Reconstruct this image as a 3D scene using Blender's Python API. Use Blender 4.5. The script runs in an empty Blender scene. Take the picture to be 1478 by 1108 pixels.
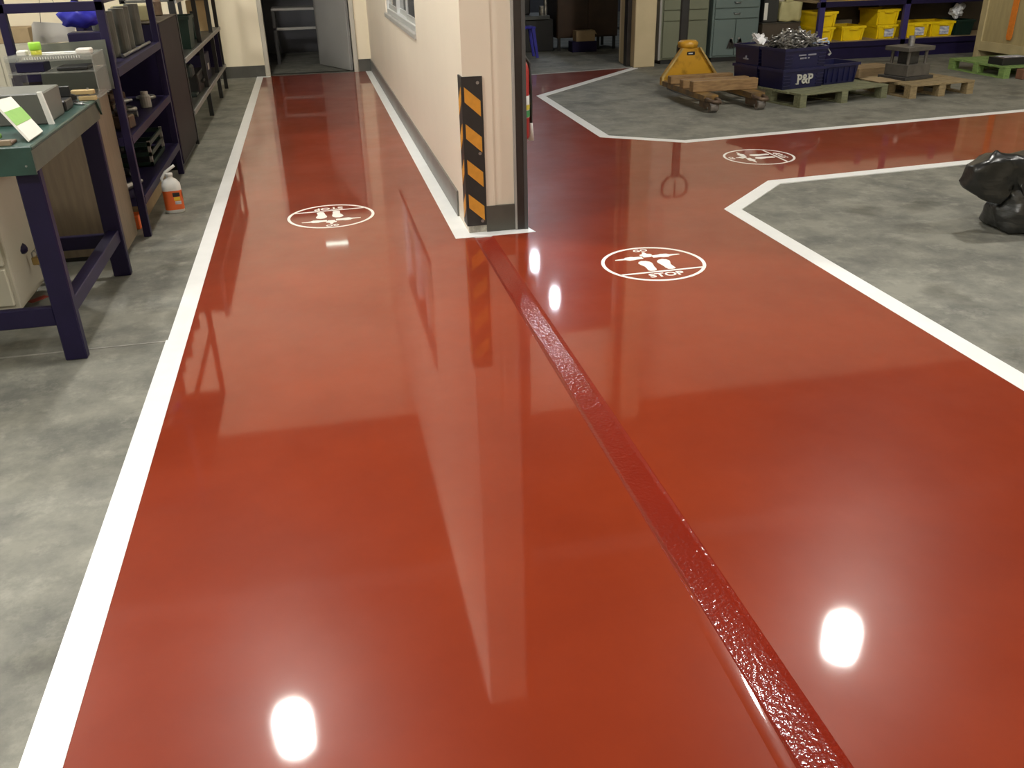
import bpy, bmesh, math, random
from mathutils import Vector, Matrix, Euler
random.seed(7)
PI = math.pi
SC = bpy.context.scene
COL = SC.collection

# ------------------------------------------------------------------ camera
cam_d = bpy.data.cameras.new('camera')
cam = bpy.data.objects.new('camera', cam_d)
COL.objects.link(cam)
SC.camera = cam
F_PX, YAW, PITCH, ROLL = 1270.0, 0.201302, 0.461657, -0.025622
cam_d.sensor_fit = 'HORIZONTAL'
cam_d.sensor_width = 36.0
cam_d.lens = 36.0 * F_PX / 1478.0
cam_d.clip_start = 0.05
cam_d.clip_end = 200
_f = Vector((math.sin(YAW) * math.cos(PITCH), math.cos(YAW) * math.cos(PITCH), -math.sin(PITCH)))
_r = Vector((math.cos(YAW), -math.sin(YAW), 0))
_u = _r.cross(_f)
_r2 = _r * math.cos(ROLL) + _u * math.sin(ROLL)
_u2 = -_r * math.sin(ROLL) + _u * math.cos(ROLL)
m = Matrix((( _r2.x, _u2.x, -_f.x, 0), (_r2.y, _u2.y, -_f.y, 0), (_r2.z, _u2.z, -_f.z, 1.6), (0, 0, 0, 1)))
cam.matrix_world = m

# ------------------------------------------------------------------ world, exposure
w = bpy.data.worlds.new('world')
SC.world = w
w.use_nodes = True
w.node_tree.nodes['Background'].inputs[0].default_value = (0, 0, 0, 1)
w.node_tree.nodes['Background'].inputs[1].default_value = 0.0
SC.view_settings.view_transform = 'Standard'
SC.view_settings.look = 'None'
SC.view_settings.exposure = 0.0
SC.view_settings.gamma = 1.0
SC.view_settings.use_curve_mapping = False

# lamp strengths (each lamp is built below as a high bay lamp with a glowing lens)
LAMP_W = 330.0
LAMP_COOL = 150.0
CEIL_Z = 5.75

# ------------------------------------------------------------------ materials
MATS = {}
def mat(name, col, rough=0.6, metal=0.0, var=0.0, scale=6.0, bump=0.0, bscale=40.0, col2=None, spec=0.5, coat=0.0, stretch=None, trans=0.0, emit=None, alpha=1.0, detail=4.0, lo=0.35, hi=0.65):
    if name in MATS: return MATS[name]
    m = bpy.data.materials.new(name); m.use_nodes = True
    nt = m.node_tree; N = nt.nodes; L = nt.links
    b = N['Principled BSDF']
    b.inputs['Roughness'].default_value = rough
    b.inputs['Metallic'].default_value = metal
    b.inputs['Specular IOR Level'].default_value = spec
    b.inputs['Coat Weight'].default_value = coat
    b.inputs['Transmission Weight'].default_value = trans
    b.inputs['Alpha'].default_value = alpha
    c = (*col, 1)
    b.inputs['Base Color'].default_value = c
    if var > 0 or bump > 0 or col2:
        tc = N.new('ShaderNodeTexCoord'); mp = N.new('ShaderNodeMapping')
        L.new(tc.outputs['Object'], mp.inputs['Vector'])
        if stretch: mp.inputs['Scale'].default_value = stretch
    if var > 0 or col2:
        n = N.new('ShaderNodeTexNoise'); n.inputs['Scale'].default_value = scale; n.inputs['Detail'].default_value = detail
        L.new(mp.outputs[0], n.inputs['Vector'])
        r = N.new('ShaderNodeValToRGB')
        r.color_ramp.elements[0].position = lo; r.color_ramp.elements[1].position = hi
        c2 = col2 if col2 else tuple(x * (1 - var) for x in col)
        r.color_ramp.elements[0].color = (*c2, 1); r.color_ramp.elements[1].color = c
        L.new(n.outputs['Fac'], r.inputs['Fac']); L.new(r.outputs['Color'], b.inputs['Base Color'])
    if bump > 0:
        n2 = N.new('ShaderNodeTexNoise'); n2.inputs['Scale'].default_value = bscale; n2.inputs['Detail'].default_value = 3
        L.new(mp.outputs[0], n2.inputs['Vector'])
        bp = N.new('ShaderNodeBump'); bp.inputs['Strength'].default_value = bump; bp.inputs['Distance'].default_value = 0.01
        L.new(n2.outputs['Fac'], bp.inputs['Height']); L.new(bp.outputs['Normal'], b.inputs['Normal'])
    if emit:
        b.inputs['Emission Color'].default_value = (*emit[0], 1); b.inputs['Emission Strength'].default_value = emit[1]
    MATS[name] = m
    return m

def concrete_mat(name, base, dark, light, rough=0.62, bump=0.08):
    m = bpy.data.materials.new(name); m.use_nodes = True
    nt = m.node_tree; N = nt.nodes; L = nt.links; b = N['Principled BSDF']
    tc = N.new('ShaderNodeTexCoord')
    def noise(s, d, rr=0.55, sc=None):
        n = N.new('ShaderNodeTexNoise'); n.inputs['Scale'].default_value = s; n.inputs['Detail'].default_value = d
        n.inputs['Roughness'].default_value = rr
        if sc:
            mp = N.new('ShaderNodeMapping'); mp.inputs['Scale'].default_value = sc
            L.new(tc.outputs['Object'], mp.inputs['Vector']); L.new(mp.outputs[0], n.inputs['Vector'])
        else: L.new(tc.outputs['Object'], n.inputs['Vector'])
        return n
    def ramp(n, a, bb, c0, c1):
        r = N.new('ShaderNodeValToRGB'); e = r.color_ramp.elements
        e[0].position = a; e[1].position = bb; e[0].color = c0; e[1].color = c1
        L.new(n.outputs['Fac'], r.inputs['Fac']); return r
    r1 = ramp(noise(2.6, 10, 0.72), 0.38, 0.60, (*dark, 1), (*base, 1))
    r2 = ramp(noise(6.5, 8, 0.72), 0.52, 0.72, (0, 0, 0, 1), (1, 1, 1, 1))
    mx = N.new('ShaderNodeMix'); mx.data_type = 'RGBA'
    fm = N.new('ShaderNodeMath'); fm.operation = 'MULTIPLY'; fm.inputs[1].default_value = 0.65
    L.new(r2.outputs['Color'], fm.inputs[0]); L.new(fm.outputs[0], mx.inputs['Factor'])
    L.new(r1.outputs['Color'], mx.inputs['A']); mx.inputs['B'].default_value = (*light, 1)
    # darker damp patches
    r3 = ramp(noise(1.9, 3, 0.5), 0.60, 0.70, (1, 1, 1, 1), (0.60, 0.59, 0.56, 1))
    m2 = N.new('ShaderNodeMix'); m2.data_type = 'RGBA'; m2.blend_type = 'MULTIPLY'; m2.inputs['Factor'].default_value = 1
    L.new(mx.outputs['Result'], m2.inputs['A']); L.new(r3.outputs['Color'], m2.inputs['B'])
    # fine pale scuffs along the floor
    r4 = ramp(noise(9, 5, 0.7, (0.6, 1.6, 1)), 0.70, 0.80, (0, 0, 0, 1), (1, 1, 1, 1))
    m3 = N.new('ShaderNodeMix'); m3.data_type = 'RGBA'
    f3 = N.new('ShaderNodeMath'); f3.operation = 'MULTIPLY'; f3.inputs[1].default_value = 0.35
    L.new(r4.outputs['Color'], f3.inputs[0]); L.new(f3.outputs[0], m3.inputs['Factor'])
    L.new(m2.outputs['Result'], m3.inputs['A']); m3.inputs['B'].default_value = tuple(min(1, x * 1.35) for x in light) + (1,)
    L.new(m3.outputs['Result'], b.inputs['Base Color'])
    rr = N.new('ShaderNodeMapRange'); rr.inputs['To Min'].default_value = rough - 0.1; rr.inputs['To Max'].default_value = rough + 0.15
    L.new(noise(3, 4).outputs['Fac'], rr.inputs['Value']); L.new(rr.outputs[0], b.inputs['Roughness'])
    bp = N.new('ShaderNodeBump'); bp.inputs['Strength'].default_value = bump; bp.inputs['Distance'].default_value = 0.01
    L.new(noise(60, 4).outputs['Fac'], bp.inputs['Height']); L.new(bp.outputs['Normal'], b.inputs['Normal'])
    MATS[name] = m
    return m

def epoxy_mat(name, c1, c2, rough, haze, bump=0.0, bscale=70.0, ior=1.56):
    """clear-coated paint: diffuse colour under a Fresnel-weighted gloss, part sharp, part hazy"""
    m = bpy.data.materials.new(name); m.use_nodes = True
    nt = m.node_tree; N = nt.nodes; L = nt.links
    N.remove(N['Principled BSDF']); out = N['Material Output']
    tc = N.new('ShaderNodeTexCoord')
    n = N.new('ShaderNodeTexNoise'); n.inputs['Scale'].default_value = 1.4; n.inputs['Detail'].default_value = 6; n.inputs['Roughness'].default_value = 0.6
    L.new(tc.outputs['Object'], n.inputs['Vector'])
    r = N.new('ShaderNodeValToRGB'); e = r.color_ramp.elements
    e[0].position = 0.3; e[1].position = 0.7; e[0].color = (*c1, 1); e[1].color = (*c2, 1)
    L.new(n.outputs['Fac'], r.inputs['Fac'])
    d = N.new('ShaderNodeBsdfDiffuse'); L.new(r.outputs['Color'], d.inputs['Color'])
    g1 = N.new('ShaderNodeBsdfAnisotropic'); g1.distribution = 'GGX'; g1.inputs['Roughness'].default_value = rough; g1.inputs['Color'].default_value = (1, 1, 1, 1)
    g2 = N.new('ShaderNodeBsdfAnisotropic'); g2.distribution = 'GGX'; g2.inputs['Roughness'].default_value = haze; g2.inputs['Color'].default_value = (1, 1, 1, 1)
    # patchy wear: the share of haze wanders over the floor
    nh = N.new('ShaderNodeTexNoise'); nh.inputs['Scale'].default_value = 2.1; nh.inputs['Detail'].default_value = 6; nh.inputs['Roughness'].default_value = 0.65
    L.new(tc.outputs['Object'], nh.inputs['Vector'])
    mr = N.new('ShaderNodeMapRange'); mr.inputs['From Min'].default_value = 0.35; mr.inputs['From Max'].default_value = 0.65; mr.inputs['To Min'].default_value = 0.20; mr.inputs['To Max'].default_value = 0.27
    L.new(nh.outputs['Fac'], mr.inputs['Value'])
    mg = N.new('ShaderNodeMixShader'); L.new(mr.outputs[0], mg.inputs[0]); L.new(g1.outputs[0], mg.inputs[1]); L.new(g2.outputs[0], mg.inputs[2])
    fr = N.new('ShaderNodeFresnel'); fr.inputs['IOR'].default_value = ior
    mx = N.new('ShaderNodeMixShader'); L.new(fr.outputs[0], mx.inputs[0]); L.new(d.outputs[0], mx.inputs[1]); L.new(mg.outputs[0], mx.inputs[2])
    if bump > 0:
        nb = N.new('ShaderNodeTexNoise'); nb.inputs['Scale'].default_value = bscale; nb.inputs['Detail'].default_value = 2
        L.new(tc.outputs['Object'], nb.inputs['Vector'])
        bb = N.new('ShaderNodeBump'); bb.inputs['Strength'].default_value = bump; bb.inputs['Distance'].default_value = 0.002
        L.new(nb.outputs['Fac'], bb.inputs['Height'])
        for q in (d, g1, g2, fr): L.new(bb.outputs['Normal'], q.inputs['Normal'])
    L.new(mx.outputs[0], out.inputs['Surface'])
    MATS[name] = m
    return m

M_CONC = concrete_mat('concrete', (0.205, 0.20, 0.165), (0.105, 0.105, 0.090), (0.31, 0.30, 0.25))
M_CONC2 = M_CONC
M_RED = epoxy_mat('red_epoxy', (0.185, 0.0215, 0.0055), (0.235, 0.030, 0.0075), 0.045, 0.29, ior=1.47)
M_REDT = epoxy_mat('red_epoxy_channel', (0.16, 0.011, 0.0035), (0.19, 0.014, 0.0045), 0.07, 0.29, 0.9, 75, 1.36)
M_LINE = mat('white_line_paint', (0.82, 0.83, 0.82), 0.32, var=0.04, scale=9)
M_MARK = mat('marking_paint', (0.86, 0.84, 0.80), 0.35)
M_WALL = mat('wall_paint', (0.70, 0.615, 0.455), 0.45, var=0.05, scale=1.2, bump=0.03, bscale=25)
M_WALL2 = mat('wall_paint_side', (0.68, 0.60, 0.49), 0.4, var=0.05, scale=1.5, bump=0.03, bscale=25)
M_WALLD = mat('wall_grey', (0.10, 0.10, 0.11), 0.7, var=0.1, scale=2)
M_WALLW = mat('wall_pale', (0.60, 0.64, 0.60), 0.5, var=0.05, scale=1.5)
M_CEIL = mat('ceiling_sheet', (0.07, 0.068, 0.065), 0.6, var=0.1, scale=1.5)
M_BASE = mat('baseboard_grey', (0.062, 0.059, 0.048), 0.45, var=0.25, scale=6)
M_NAVY = mat('navy_steel', (0.012, 0.008, 0.040), 0.45, spec=0.25, var=0.2, scale=6)
M_NAVYD = M_NAVY
M_BLACK = mat('black_rubber', (0.018, 0.017, 0.016), 0.5, var=0.2, scale=20)
M_STEELD = mat('dark_steel', (0.035, 0.03, 0.028), 0.35, metal=0.3, var=0.3, scale=8)
M_YEL = mat('hazard_yellow', (0.62, 0.28, 0.03), 0.4, var=0.15, scale=25)
M_GREYP = mat('grey_paint', (0.30, 0.29, 0.27), 0.5, var=0.1, scale=4)
M_DOORF = mat('door_frame_paint', (0.42, 0.39, 0.32), 0.5, var=0.06, scale=4)
M_LEAF = mat('door_leaf_paint', (0.28, 0.27, 0.25), 0.5, var=0.05, scale=4)
M_ALU = mat('aluminium', (0.55, 0.56, 0.56), 0.4, metal=0.6)
M_GLASSD = mat('window_glass', (0.05, 0.055, 0.06), 0.05, spec=0.6)
M_GREEN = mat('green_mat', (0.020, 0.062, 0.050), 0.4, var=0.35, scale=9, bump=0.05)
M_GREENE = mat('green_mat_edge', (0.085, 0.092, 0.065), 0.6, var=0.3, scale=8)
M_WHITE = mat('white_plastic', (0.66, 0.66, 0.63), 0.4)
M_PAPER = mat('paper', (0.62, 0.60, 0.54), 0.6, var=0.04, scale=10)
M_WOODC = mat('cabinet_wood', (0.19, 0.145, 0.095), 0.5, var=0.2, scale=5, stretch=(8, 8, 1))
M_WOODD = M_WOODC
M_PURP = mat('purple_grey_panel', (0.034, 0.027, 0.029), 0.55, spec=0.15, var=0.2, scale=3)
M_SHELFG = mat('grey_shelf_sheet', (0.08, 0.082, 0.075), 0.4, var=0.15, scale=6)
M_WOOD = mat('beam_wood', (0.27, 0.165, 0.068), 0.65, scale=7, stretch=(1.2, 9, 9), col2=(0.17, 0.095, 0.038), bump=0.15, bscale=30)
M_WOODP = mat('pallet_wood', (0.30, 0.225, 0.115), 0.7, scale=7, stretch=(1.5, 8, 8), col2=(0.19, 0.14, 0.07), bump=0.15, bscale=30)
M_PALG = mat('pallet_green_grey', (0.19, 0.195, 0.11), 0.65, scale=6, stretch=(1.5, 8, 8), col2=(0.12, 0.125, 0.07), bump=0.1)
M_PALGR = mat('pallet_green', (0.20, 0.30, 0.085), 0.65, scale=6, stretch=(8, 1.5, 8), col2=(0.12, 0.20, 0.06), bump=0.1)
M_PALRED = mat('pallet_block_red', (0.20, 0.09, 0.05), 0.7, var=0.3, scale=9)
M_PLY = mat('plywood', (0.40, 0.325, 0.16), 0.6, var=0.15, scale=4, stretch=(6, 6, 1))
M_PLYL = mat('plywood_batten', (0.46, 0.38, 0.20), 0.6, var=0.15, scale=5)
M_BLUEB = mat('blue_bin_plastic', (0.008, 0.009, 0.050), 0.38, var=0.15, scale=12)
M_YBIN = mat('yellow_bin_plastic', (0.80, 0.56, 0.004), 0.4, var=0.1, scale=12)
M_PTY = mat('pallet_truck_yellow', (0.46, 0.24, 0.015), 0.4, var=0.45, scale=9, lo=0.3, hi=0.5)
M_RUST = mat('rusty_steel', (0.15, 0.10, 0.06), 0.55, metal=0.4, scale=14, col2=(0.09, 0.06, 0.045))
M_STEEL = mat('bare_steel', (0.42, 0.42, 0.42), 0.32, metal=0.85, var=0.35, scale=30)
M_SCRAP = mat('scrap_metal', (0.52, 0.51, 0.48), 0.36, metal=0.8, var=0.6, scale=18)
M_CABG = mat('cabinet_olive', (0.15, 0.16, 0.105), 0.45, var=0.05, scale=4)
M_CABT = mat('cabinet_teal', (0.115, 0.155, 0.145), 0.45, var=0.06, scale=4)
M_COLY = mat('column_paint', (0.50, 0.41, 0.25), 0.5, var=0.1, scale=3)
M_DARKB = mat('dark_brown', (0.055, 0.04, 0.025), 0.6, var=0.2, scale=6)
M_BLK = mat('black_plastic', (0.012, 0.012, 0.012), 0.4)
M_BAGB = mat('bin_bag_film', (0.012, 0.012, 0.011), 0.30, bump=0.9, bscale=5, stretch=(1.0, 1.0, 3.2))
M_EXTR = mat('extinguisher_red', (0.42, 0.028, 0.03), 0.28, coat=0.3)
M_ORANGE = mat('orange_label', (0.72, 0.13, 0.025), 0.45)
M_ORST = mat('orange_strap', (0.68, 0.20, 0.02), 0.6, var=0.15, scale=30)
M_BEIGE = mat('beige_bag', (0.44, 0.405, 0.20), 0.6, var=0.15, scale=8, bump=0.1, bscale=12)
M_CARD = mat('cardboard', (0.33, 0.24, 0.13), 0.75, var=0.12, scale=8)
M_DGREEN = mat('dark_green_plastic', (0.007, 0.030, 0.021), 0.45, var=0.2, scale=8)
M_BLUEP = mat('blue_plastic', (0.02, 0.018, 0.30), 0.45)
M_BLUEBAG = mat('blue_film', (0.03, 0.03, 0.42), 0.4, bump=0.2, bscale=12)
M_LIME = mat('lime_plastic', (0.30, 0.62, 0.05), 0.35)
M_OLIVEY = mat('yellow_green_plastic', (0.50, 0.50, 0.04), 0.35)
M_TEAL = mat('teal_plastic', (0.02, 0.23, 0.30), 0.4)
M_GREYBOX = mat('grey_metal_box', (0.105, 0.108, 0.095), 0.45, var=0.08, scale=4)
M_CLEAR = mat('clear_acrylic', (0.42, 0.42, 0.38), 0.12, alpha=0.28)
M_CLEARG = mat('frosted_sheet', (0.13, 0.14, 0.115), 0.3, alpha=0.72)
M_DIE = mat('die_steel', (0.12, 0.11, 0.095), 0.45, metal=0.3, var=0.3, scale=10)
M_DIED = mat('die_steel_dark', (0.06, 0.058, 0.055), 0.45, metal=0.3, var=0.3, scale=10)
M_GREENBAND = mat('green_print', (0.22, 0.42, 0.10), 0.6, var=0.1, scale=20)
M_REDTAPE = mat('red_tape', (0.30, 0.035, 0.02), 0.5)
M_BRASS = mat('brass', (0.42, 0.30, 0.12), 0.35, metal=0.8)
M_LAMPH = mat('lamp_housing', (0.10, 0.10, 0.11), 0.4, metal=0.5)
M_LENS = mat('lamp_lens', (0.9, 0.9, 0.9), 0.4, emit=((1.0, 0.965, 0.90), LAMP_W))
M_LENSC = mat('lamp_lens_cool', (0.9, 0.9, 0.9), 0.4, emit=((0.82, 0.90, 1.0), LAMP_COOL))
M_LENSE = mat('emergency_lens', (0.9, 0.9, 0.9), 0.4, emit=((0.85, 1.0, 0.85), 14.0))
M_PRINT = mat('grey_print', (0.22, 0.22, 0.26), 0.6)
M_PRINTL = mat('pale_print', (0.42, 0.43, 0.44), 0.6)
M_SCREEN = mat('sticker_print', (0.62, 0.62, 0.62), 0.5, scale=16, col2=(0.22, 0.24, 0.34), lo=0.35, hi=0.65, stretch=(1, 1, 2.5))

# ------------------------------------------------------------------ mesh helpers
def box(bm, x0, x1, y0, y1, z0, z1, bev=0.0, M=None):
    n0 = len(bm.verts)
    vs = [bm.verts.new((x, y, z)) for z in (z0, z1) for y in (y0, y1) for x in (x0, x1)]
    fs = [(0, 2, 3, 1), (4, 5, 7, 6), (0, 1, 5, 4), (2, 6, 7, 3), (0, 4, 6, 2), (1, 3, 7, 5)]
    faces = [bm.faces.new([vs[i] for i in f]) for f in fs]
    if M is not None:
        for v in vs: v.co = M @ v.co
    if bev > 0:
        es = list({e for f in faces for e in f.edges})
        bmesh.ops.bevel(bm, geom=es, offset=bev, segments=1, affect='EDGES', profile=0.5)
def prism(bm, pts, z0, z1, M=None, axis='z'):
    """polygon pts (a,b) extruded; axis z: (a,b,z); y: (a,y,b); x: (x,a,b)"""
    def co(a, b, z):
        return {'z': (a, b, z), 'y': (a, z, b), 'x': (z, a, b)}[axis]
    lo = [bm.verts.new(co(a, b, z0)) for a, b in pts]
    hi = [bm.verts.new(co(a, b, z1)) for a, b in pts]
    n = len(pts)
    fs = [bm.faces.new(lo[::-1]), bm.faces.new(hi)]
    for i in range(n):
        fs.append(bm.faces.new((lo[i], lo[(i + 1) % n], hi[(i + 1) % n], hi[i])))
    if M is not None:
        for v in lo + hi: v.co = M @ v.co
    bmesh.ops.recalc_face_normals(bm, faces=fs)
def cyl(bm, p0, p1, r0, r1=None, n=14, caps=True):
    p0 = Vector(p0); p1 = Vector(p1); r1 = r0 if r1 is None else r1
    d = (p1 - p0).normalized()
    a = d.orthogonal().normalized(); b = d.cross(a)
    A = []; B = []
    for i in range(n):
        t = 2 * PI * i / n; o = a * math.cos(t) + b * math.sin(t)
        A.append(bm.verts.new(p0 + o * r0)); B.append(bm.verts.new(p1 + o * r1))
    for i in range(n):
        bm.faces.new((A[i], A[(i + 1) % n], B[(i + 1) % n], B[i]))
    if caps:
        bm.faces.new(A[::-1]); bm.faces.new(B)
def tube(bm, pts, r, n=8):
    P = [Vector(p) for p in pts]; rings = []
    prev = None
    for i, p in enumerate(P):
        d = (P[min(i + 1, len(P) - 1)] - P[max(i - 1, 0)]).normalized()
        if prev is None: a = d.orthogonal().normalized()
        else: a = (prev - d * prev.dot(d)).normalized()
        prev = a; b = d.cross(a)
        rings.append([bm.verts.new(p + (a * math.cos(2 * PI * k / n) + b * math.sin(2 * PI * k / n)) * r) for k in range(n)])
    for A, B in zip(rings, rings[1:]):
        for k in range(n): bm.faces.new((A[k], A[(k + 1) % n], B[(k + 1) % n], B[k]))
    bm.faces.new(rings[0][::-1]); bm.faces.new(rings[-1])
def lathe(bm, prof, n=24, c=(0, 0, 0)):
    rings = []
    for r, z in prof:
        rings.append([bm.verts.new((c[0] + r * math.cos(2 * PI * k / n), c[1] + r * math.sin(2 * PI * k / n), c[2] + z)) for k in range(n)])
    for A, B in zip(rings, rings[1:]):
        for k in range(n): bm.faces.new((A[k], A[(k + 1) % n], B[(k + 1) % n], B[k]))
    bm.faces.new(rings[0][::-1]); bm.faces.new(rings[-1])
def BM(): return bmesh.new()
def obj(name, bm, material, parent=None, smooth=False, loc=None):
    me = bpy.data.meshes.new(name)
    bm.normal_update(); bm.to_mesh(me); bm.free()
    if smooth:
        for p in me.polygons: p.use_smooth = True
    me.materials.append(material)
    o = bpy.data.objects.new(name, me); COL.objects.link(o)
    if parent: o.parent = parent
    if loc: o.location = loc
    return o
def bobj(name, x0, x1, y0, y1, z0, z1, material, parent=None, bev=0.0):
    bm = BM(); box(bm, x0, x1, y0, y1, z0, z1, bev); return obj(name, bm, material, parent)
def thing(name, label, cat, loc=(0, 0, 0), rz=0.0, group=None):
    o = bpy.data.objects.new(name, None); COL.objects.link(o)
    o.empty_display_size = 0.1
    o.location = loc; o.rotation_euler = (0, 0, rz)
    return tag(o, label, cat, group)
def tag(o, label, cat, group=None):
    o['label'] = label; o['category'] = cat
    if group: o['group'] = group
    return o
def struct(o):
    o['kind'] = 'structure'; return o
def copy_tree(o, parent=None):
    c = o.copy(); COL.objects.link(c); c.parent = parent
    for ch in list(o.children): copy_tree(ch, c)
    return c
def text_mesh(s, size, thick=0.0, bold=0.0):
    cu = bpy.data.curves.new('txt', 'FONT'); cu.body = s; cu.size = size; cu.align_x = 'CENTER'; cu.align_y = 'CENTER'
    cu.extrude = thick; cu.offset = bold; cu.resolution_u = 3
    to = bpy.data.objects.new('txt', cu); COL.objects.link(to)
    bpy.context.view_layer.update()
    me = bpy.data.meshes.new_from_object(to.evaluated_get(bpy.context.evaluated_depsgraph_get()))
    bpy.data.objects.remove(to); bpy.data.curves.remove(cu)
    return me
def text_obj(name, s, size, material, parent, M, thick=0.0006, bold=0.0):
    me = text_mesh(s, size, thick, bold); me.materials.clear(); me.materials.append(material)
    me.transform(M)
    o = bpy.data.objects.new(name, me); COL.objects.link(o); o.parent = parent
    return o

# ================================================================== THE SETTING
# concrete floor of the workshop
floor = struct(bobj('floor', -5.5, 14.5, -5.5, 14.0, -0.12, 0.0, M_CONC))
tag(floor, 'grey power-floated concrete workshop floor with a red epoxy walkway', 'floor')
# small step at the slab joint by the workbench
jm = BM(); box(jm, -5.4, -0.815, 3.985, 3.997, 0.0, 0.0022); obj('slab_joint', jm, mat('joint_ridge', (0.30, 0.29, 0.26), 0.5, var=0.3, scale=20), floor)

RED_Z = 0.006
def sheet(name, pts, z0, z1, material, parent):
    bm = BM(); prism(bm, pts, z0, z1); return obj(name, bm, material, parent)
# red coating: corridor + crossing, laid in pieces that share edges with the recessed channel strip
T0, T1 = 0.850, 0.953
sheet('red_coating', [(-0.76, -5.4), (T0 - 0.012, -5.4), (T0 - 0.012, 5.25), (0.80, 5.25), (0.80, 13.72), (-0.76, 13.72)], 0.0005, RED_Z, M_RED, floor)
sheet('red_coating', [(T1 + 0.008, -5.4), (2.60, -5.4), (2.60, 5.30), (3.20, 5.90), (5.50, 6.085), (10.5, 6.49), (10.5, 8.18), (6.86, 7.83), (3.15, 7.475),
      (2.55, 7.93), (2.58, 10.53), (4.44, 12.60), (2.92, 12.385), (1.19, 12.15), (1.19, 5.32), (1.19, 5.25), (T1 + 0.008, 5.25)], 0.0005, RED_Z, M_RED, floor)
# recessed door-rail channel painted over in a deeper red, with rounded shoulders
cb = BM()
prof = [(T0 - 0.012, RED_Z), (T0 - 0.004, RED_Z - 0.0006), (T0, 0.0022), (T0 + 0.01, 0.0016), ((T0 + T1) / 2, 0.0012), (T1 - 0.012, 0.0016), (T1 - 0.002, 0.0024), (T1 + 0.003, RED_Z - 0.0006), (T1 + 0.008, RED_Z)]
ys = [-5.4 + i * (10.57 / 60) for i in range(61)]
rows = [[cb.verts.new((x + random.uniform(-1, 1) * 0.0016 * (0 < i < len(prof) - 1), y, z)) for i, (x, z) in enumerate(prof)] for y in ys]
for A, B in zip(rows, rows[1:]):
    for k in range(len(prof) - 1): cb.faces.new((A[k], A[k + 1], B[k + 1], B[k]))
obj('channel_strip', cb, M_REDT, floor, smooth=True)
# soft raised lip along the channel
lb = BM(); rows = []
for i in range(50):
    y = -1.0 + i * 0.06; wv = 0.004 * math.sin(y * 5)
    rows.append([lb.verts.new((0.802 + dx * 0.042 + wv, y, RED_Z - 0.0004 + 0.0016 * (1 - (dx * 2 - 1) ** 2) * min(1, i / 6, (49 - i) / 12))) for dx in [k / 8 for k in range(9)]])
for A, B in zip(rows, rows[1:]):
    for k in range(8): lb.faces.new((A[k], A[k + 1], B[k + 1], B[k]))
obj('coating_ridge', lb, M_RED, floor, smooth=True)

# white border lines (paint, 100 mm wide)
LZ0, LZ1 = 0.0008, 0.0078
def offset_poly(pts, wd):
    out = []
    n = len(pts)
    for i, p in enumerate(pts):
        p = Vector(p)
        ds = []
        if i > 0: ds.append((p - Vector(pts[i - 1])).normalized())
        if i < n - 1: ds.append((Vector(pts[i + 1]) - p).normalized())
        ns = [Vector((d.y, -d.x)) for d in ds]
        if len(ns) == 1: out.append(p + ns[0] * wd)
        else:
            b = (ns[0] + ns[1]).normalized(); out.append(p + b * (wd / max(0.3, b.dot(ns[0]))))
    return [tuple(p) for p in out]
def line(pts, wd, material):
    o = offset_poly(pts, wd)
    for i in range(len(pts) - 1):
        q = [pts[i], pts[i + 1], o[i + 1], o[i]]
        sheet('white_line', q, LZ0, LZ1, material, floor)
line([(-0.715, -5.4), (-0.715, 3.99)][::-1], 0.096, M_LINE)
line([(-0.715, 3.99), (-0.722, 13.72)][::-1], 0.088, M_LINE)
sheet('white_line', [(-0.722, 13.62), (-0.62, 13.62), (-0.62, 13.72), (-0.722, 13.72)], LZ0, LZ1, M_LINE, floor)
sheet('white_line', [(0.728, 5.172), (0.84, 5.285), (0.84, 13.74), (0.735, 13.74)], LZ0, LZ1, M_LINE, floor)
sheet('white_line', [(0.728, 5.172), (1.232, 5.174), (1.197, 5.33), (1.17, 5.285), (0.84, 5.285)], LZ0, LZ1 + 0.0003, M_LINE, floor)
line([(4.43, 12.60), (2.534, 10.545), (2.500, 7.910), (3.142, 7.425), (6.863, 7.780), (10.5, 8.13)][::-1], 0.10, M_LINE)
line([(2.565, -5.4), (2.551, 5.322), (3.178, 5.944), (5.498, 6.128), (10.5, 6.53)], 0.105, M_LINE)

# ---------------------------------------------------------------- walls
H = CEIL_Z
def wall(name, boxes, material):
    bm = BM()
    for b in boxes: box(bm, *b)
    return struct(obj(name, bm, material))
wl = wall('wall_left', [(-5.6, -5.4, -5.5, 13.75, 0, H)], M_WALLW); tag(wl, 'pale painted left wall of the workshop', 'wall')
wr = wall('wall_right', [(14.3, 14.5, -5.5, 13.9, 0, H)], M_WALL); tag(wr, 'cream painted right wall of the workshop', 'wall')
wf = wall('wall_front', [(-5.5, 14.5, -5.6, -5.4, 0, H)], M_WALL); tag(wf, 'cream painted wall behind the viewer', 'wall')
DX0, DX1, DH = -0.615, 0.575, 2.08
wb = wall('wall_back', [(-5.5, DX0, 13.75, 13.9, 0, H), (DX1, 1.3, 13.75, 13.9, 0, H), (DX0, DX1, 13.75, 13.9, DH, H)], M_WALL)
tag(wb, 'cream painted end wall of the corridor around the open doorway', 'wall')
OPH = 4.3
wbr = wall('wall_back_right', [(4.52, 14.5, 13.25, 13.45, 0, H), (1.17, 4.52, 13.25, 13.45, OPH, H)], M_WALL)
tag(wbr, 'cream painted back wall behind the steel cabinets and yellow bins', 'wall')
ce = struct(bobj('ceiling', -5.6, 14.6, -5.6, 24.0, H, H + 0.1, M_CEIL)); tag(ce, 'grey sheet metal workshop ceiling', 'ceiling')
# roof beams under the ceiling
for i, y in enumerate((1.2, 9.2)):
    bobj('roof_beam', -5.4, 14.3, y - 0.08, y + 0.08, H - 0.28, H - 0.002, M_CEIL, ce)

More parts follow.
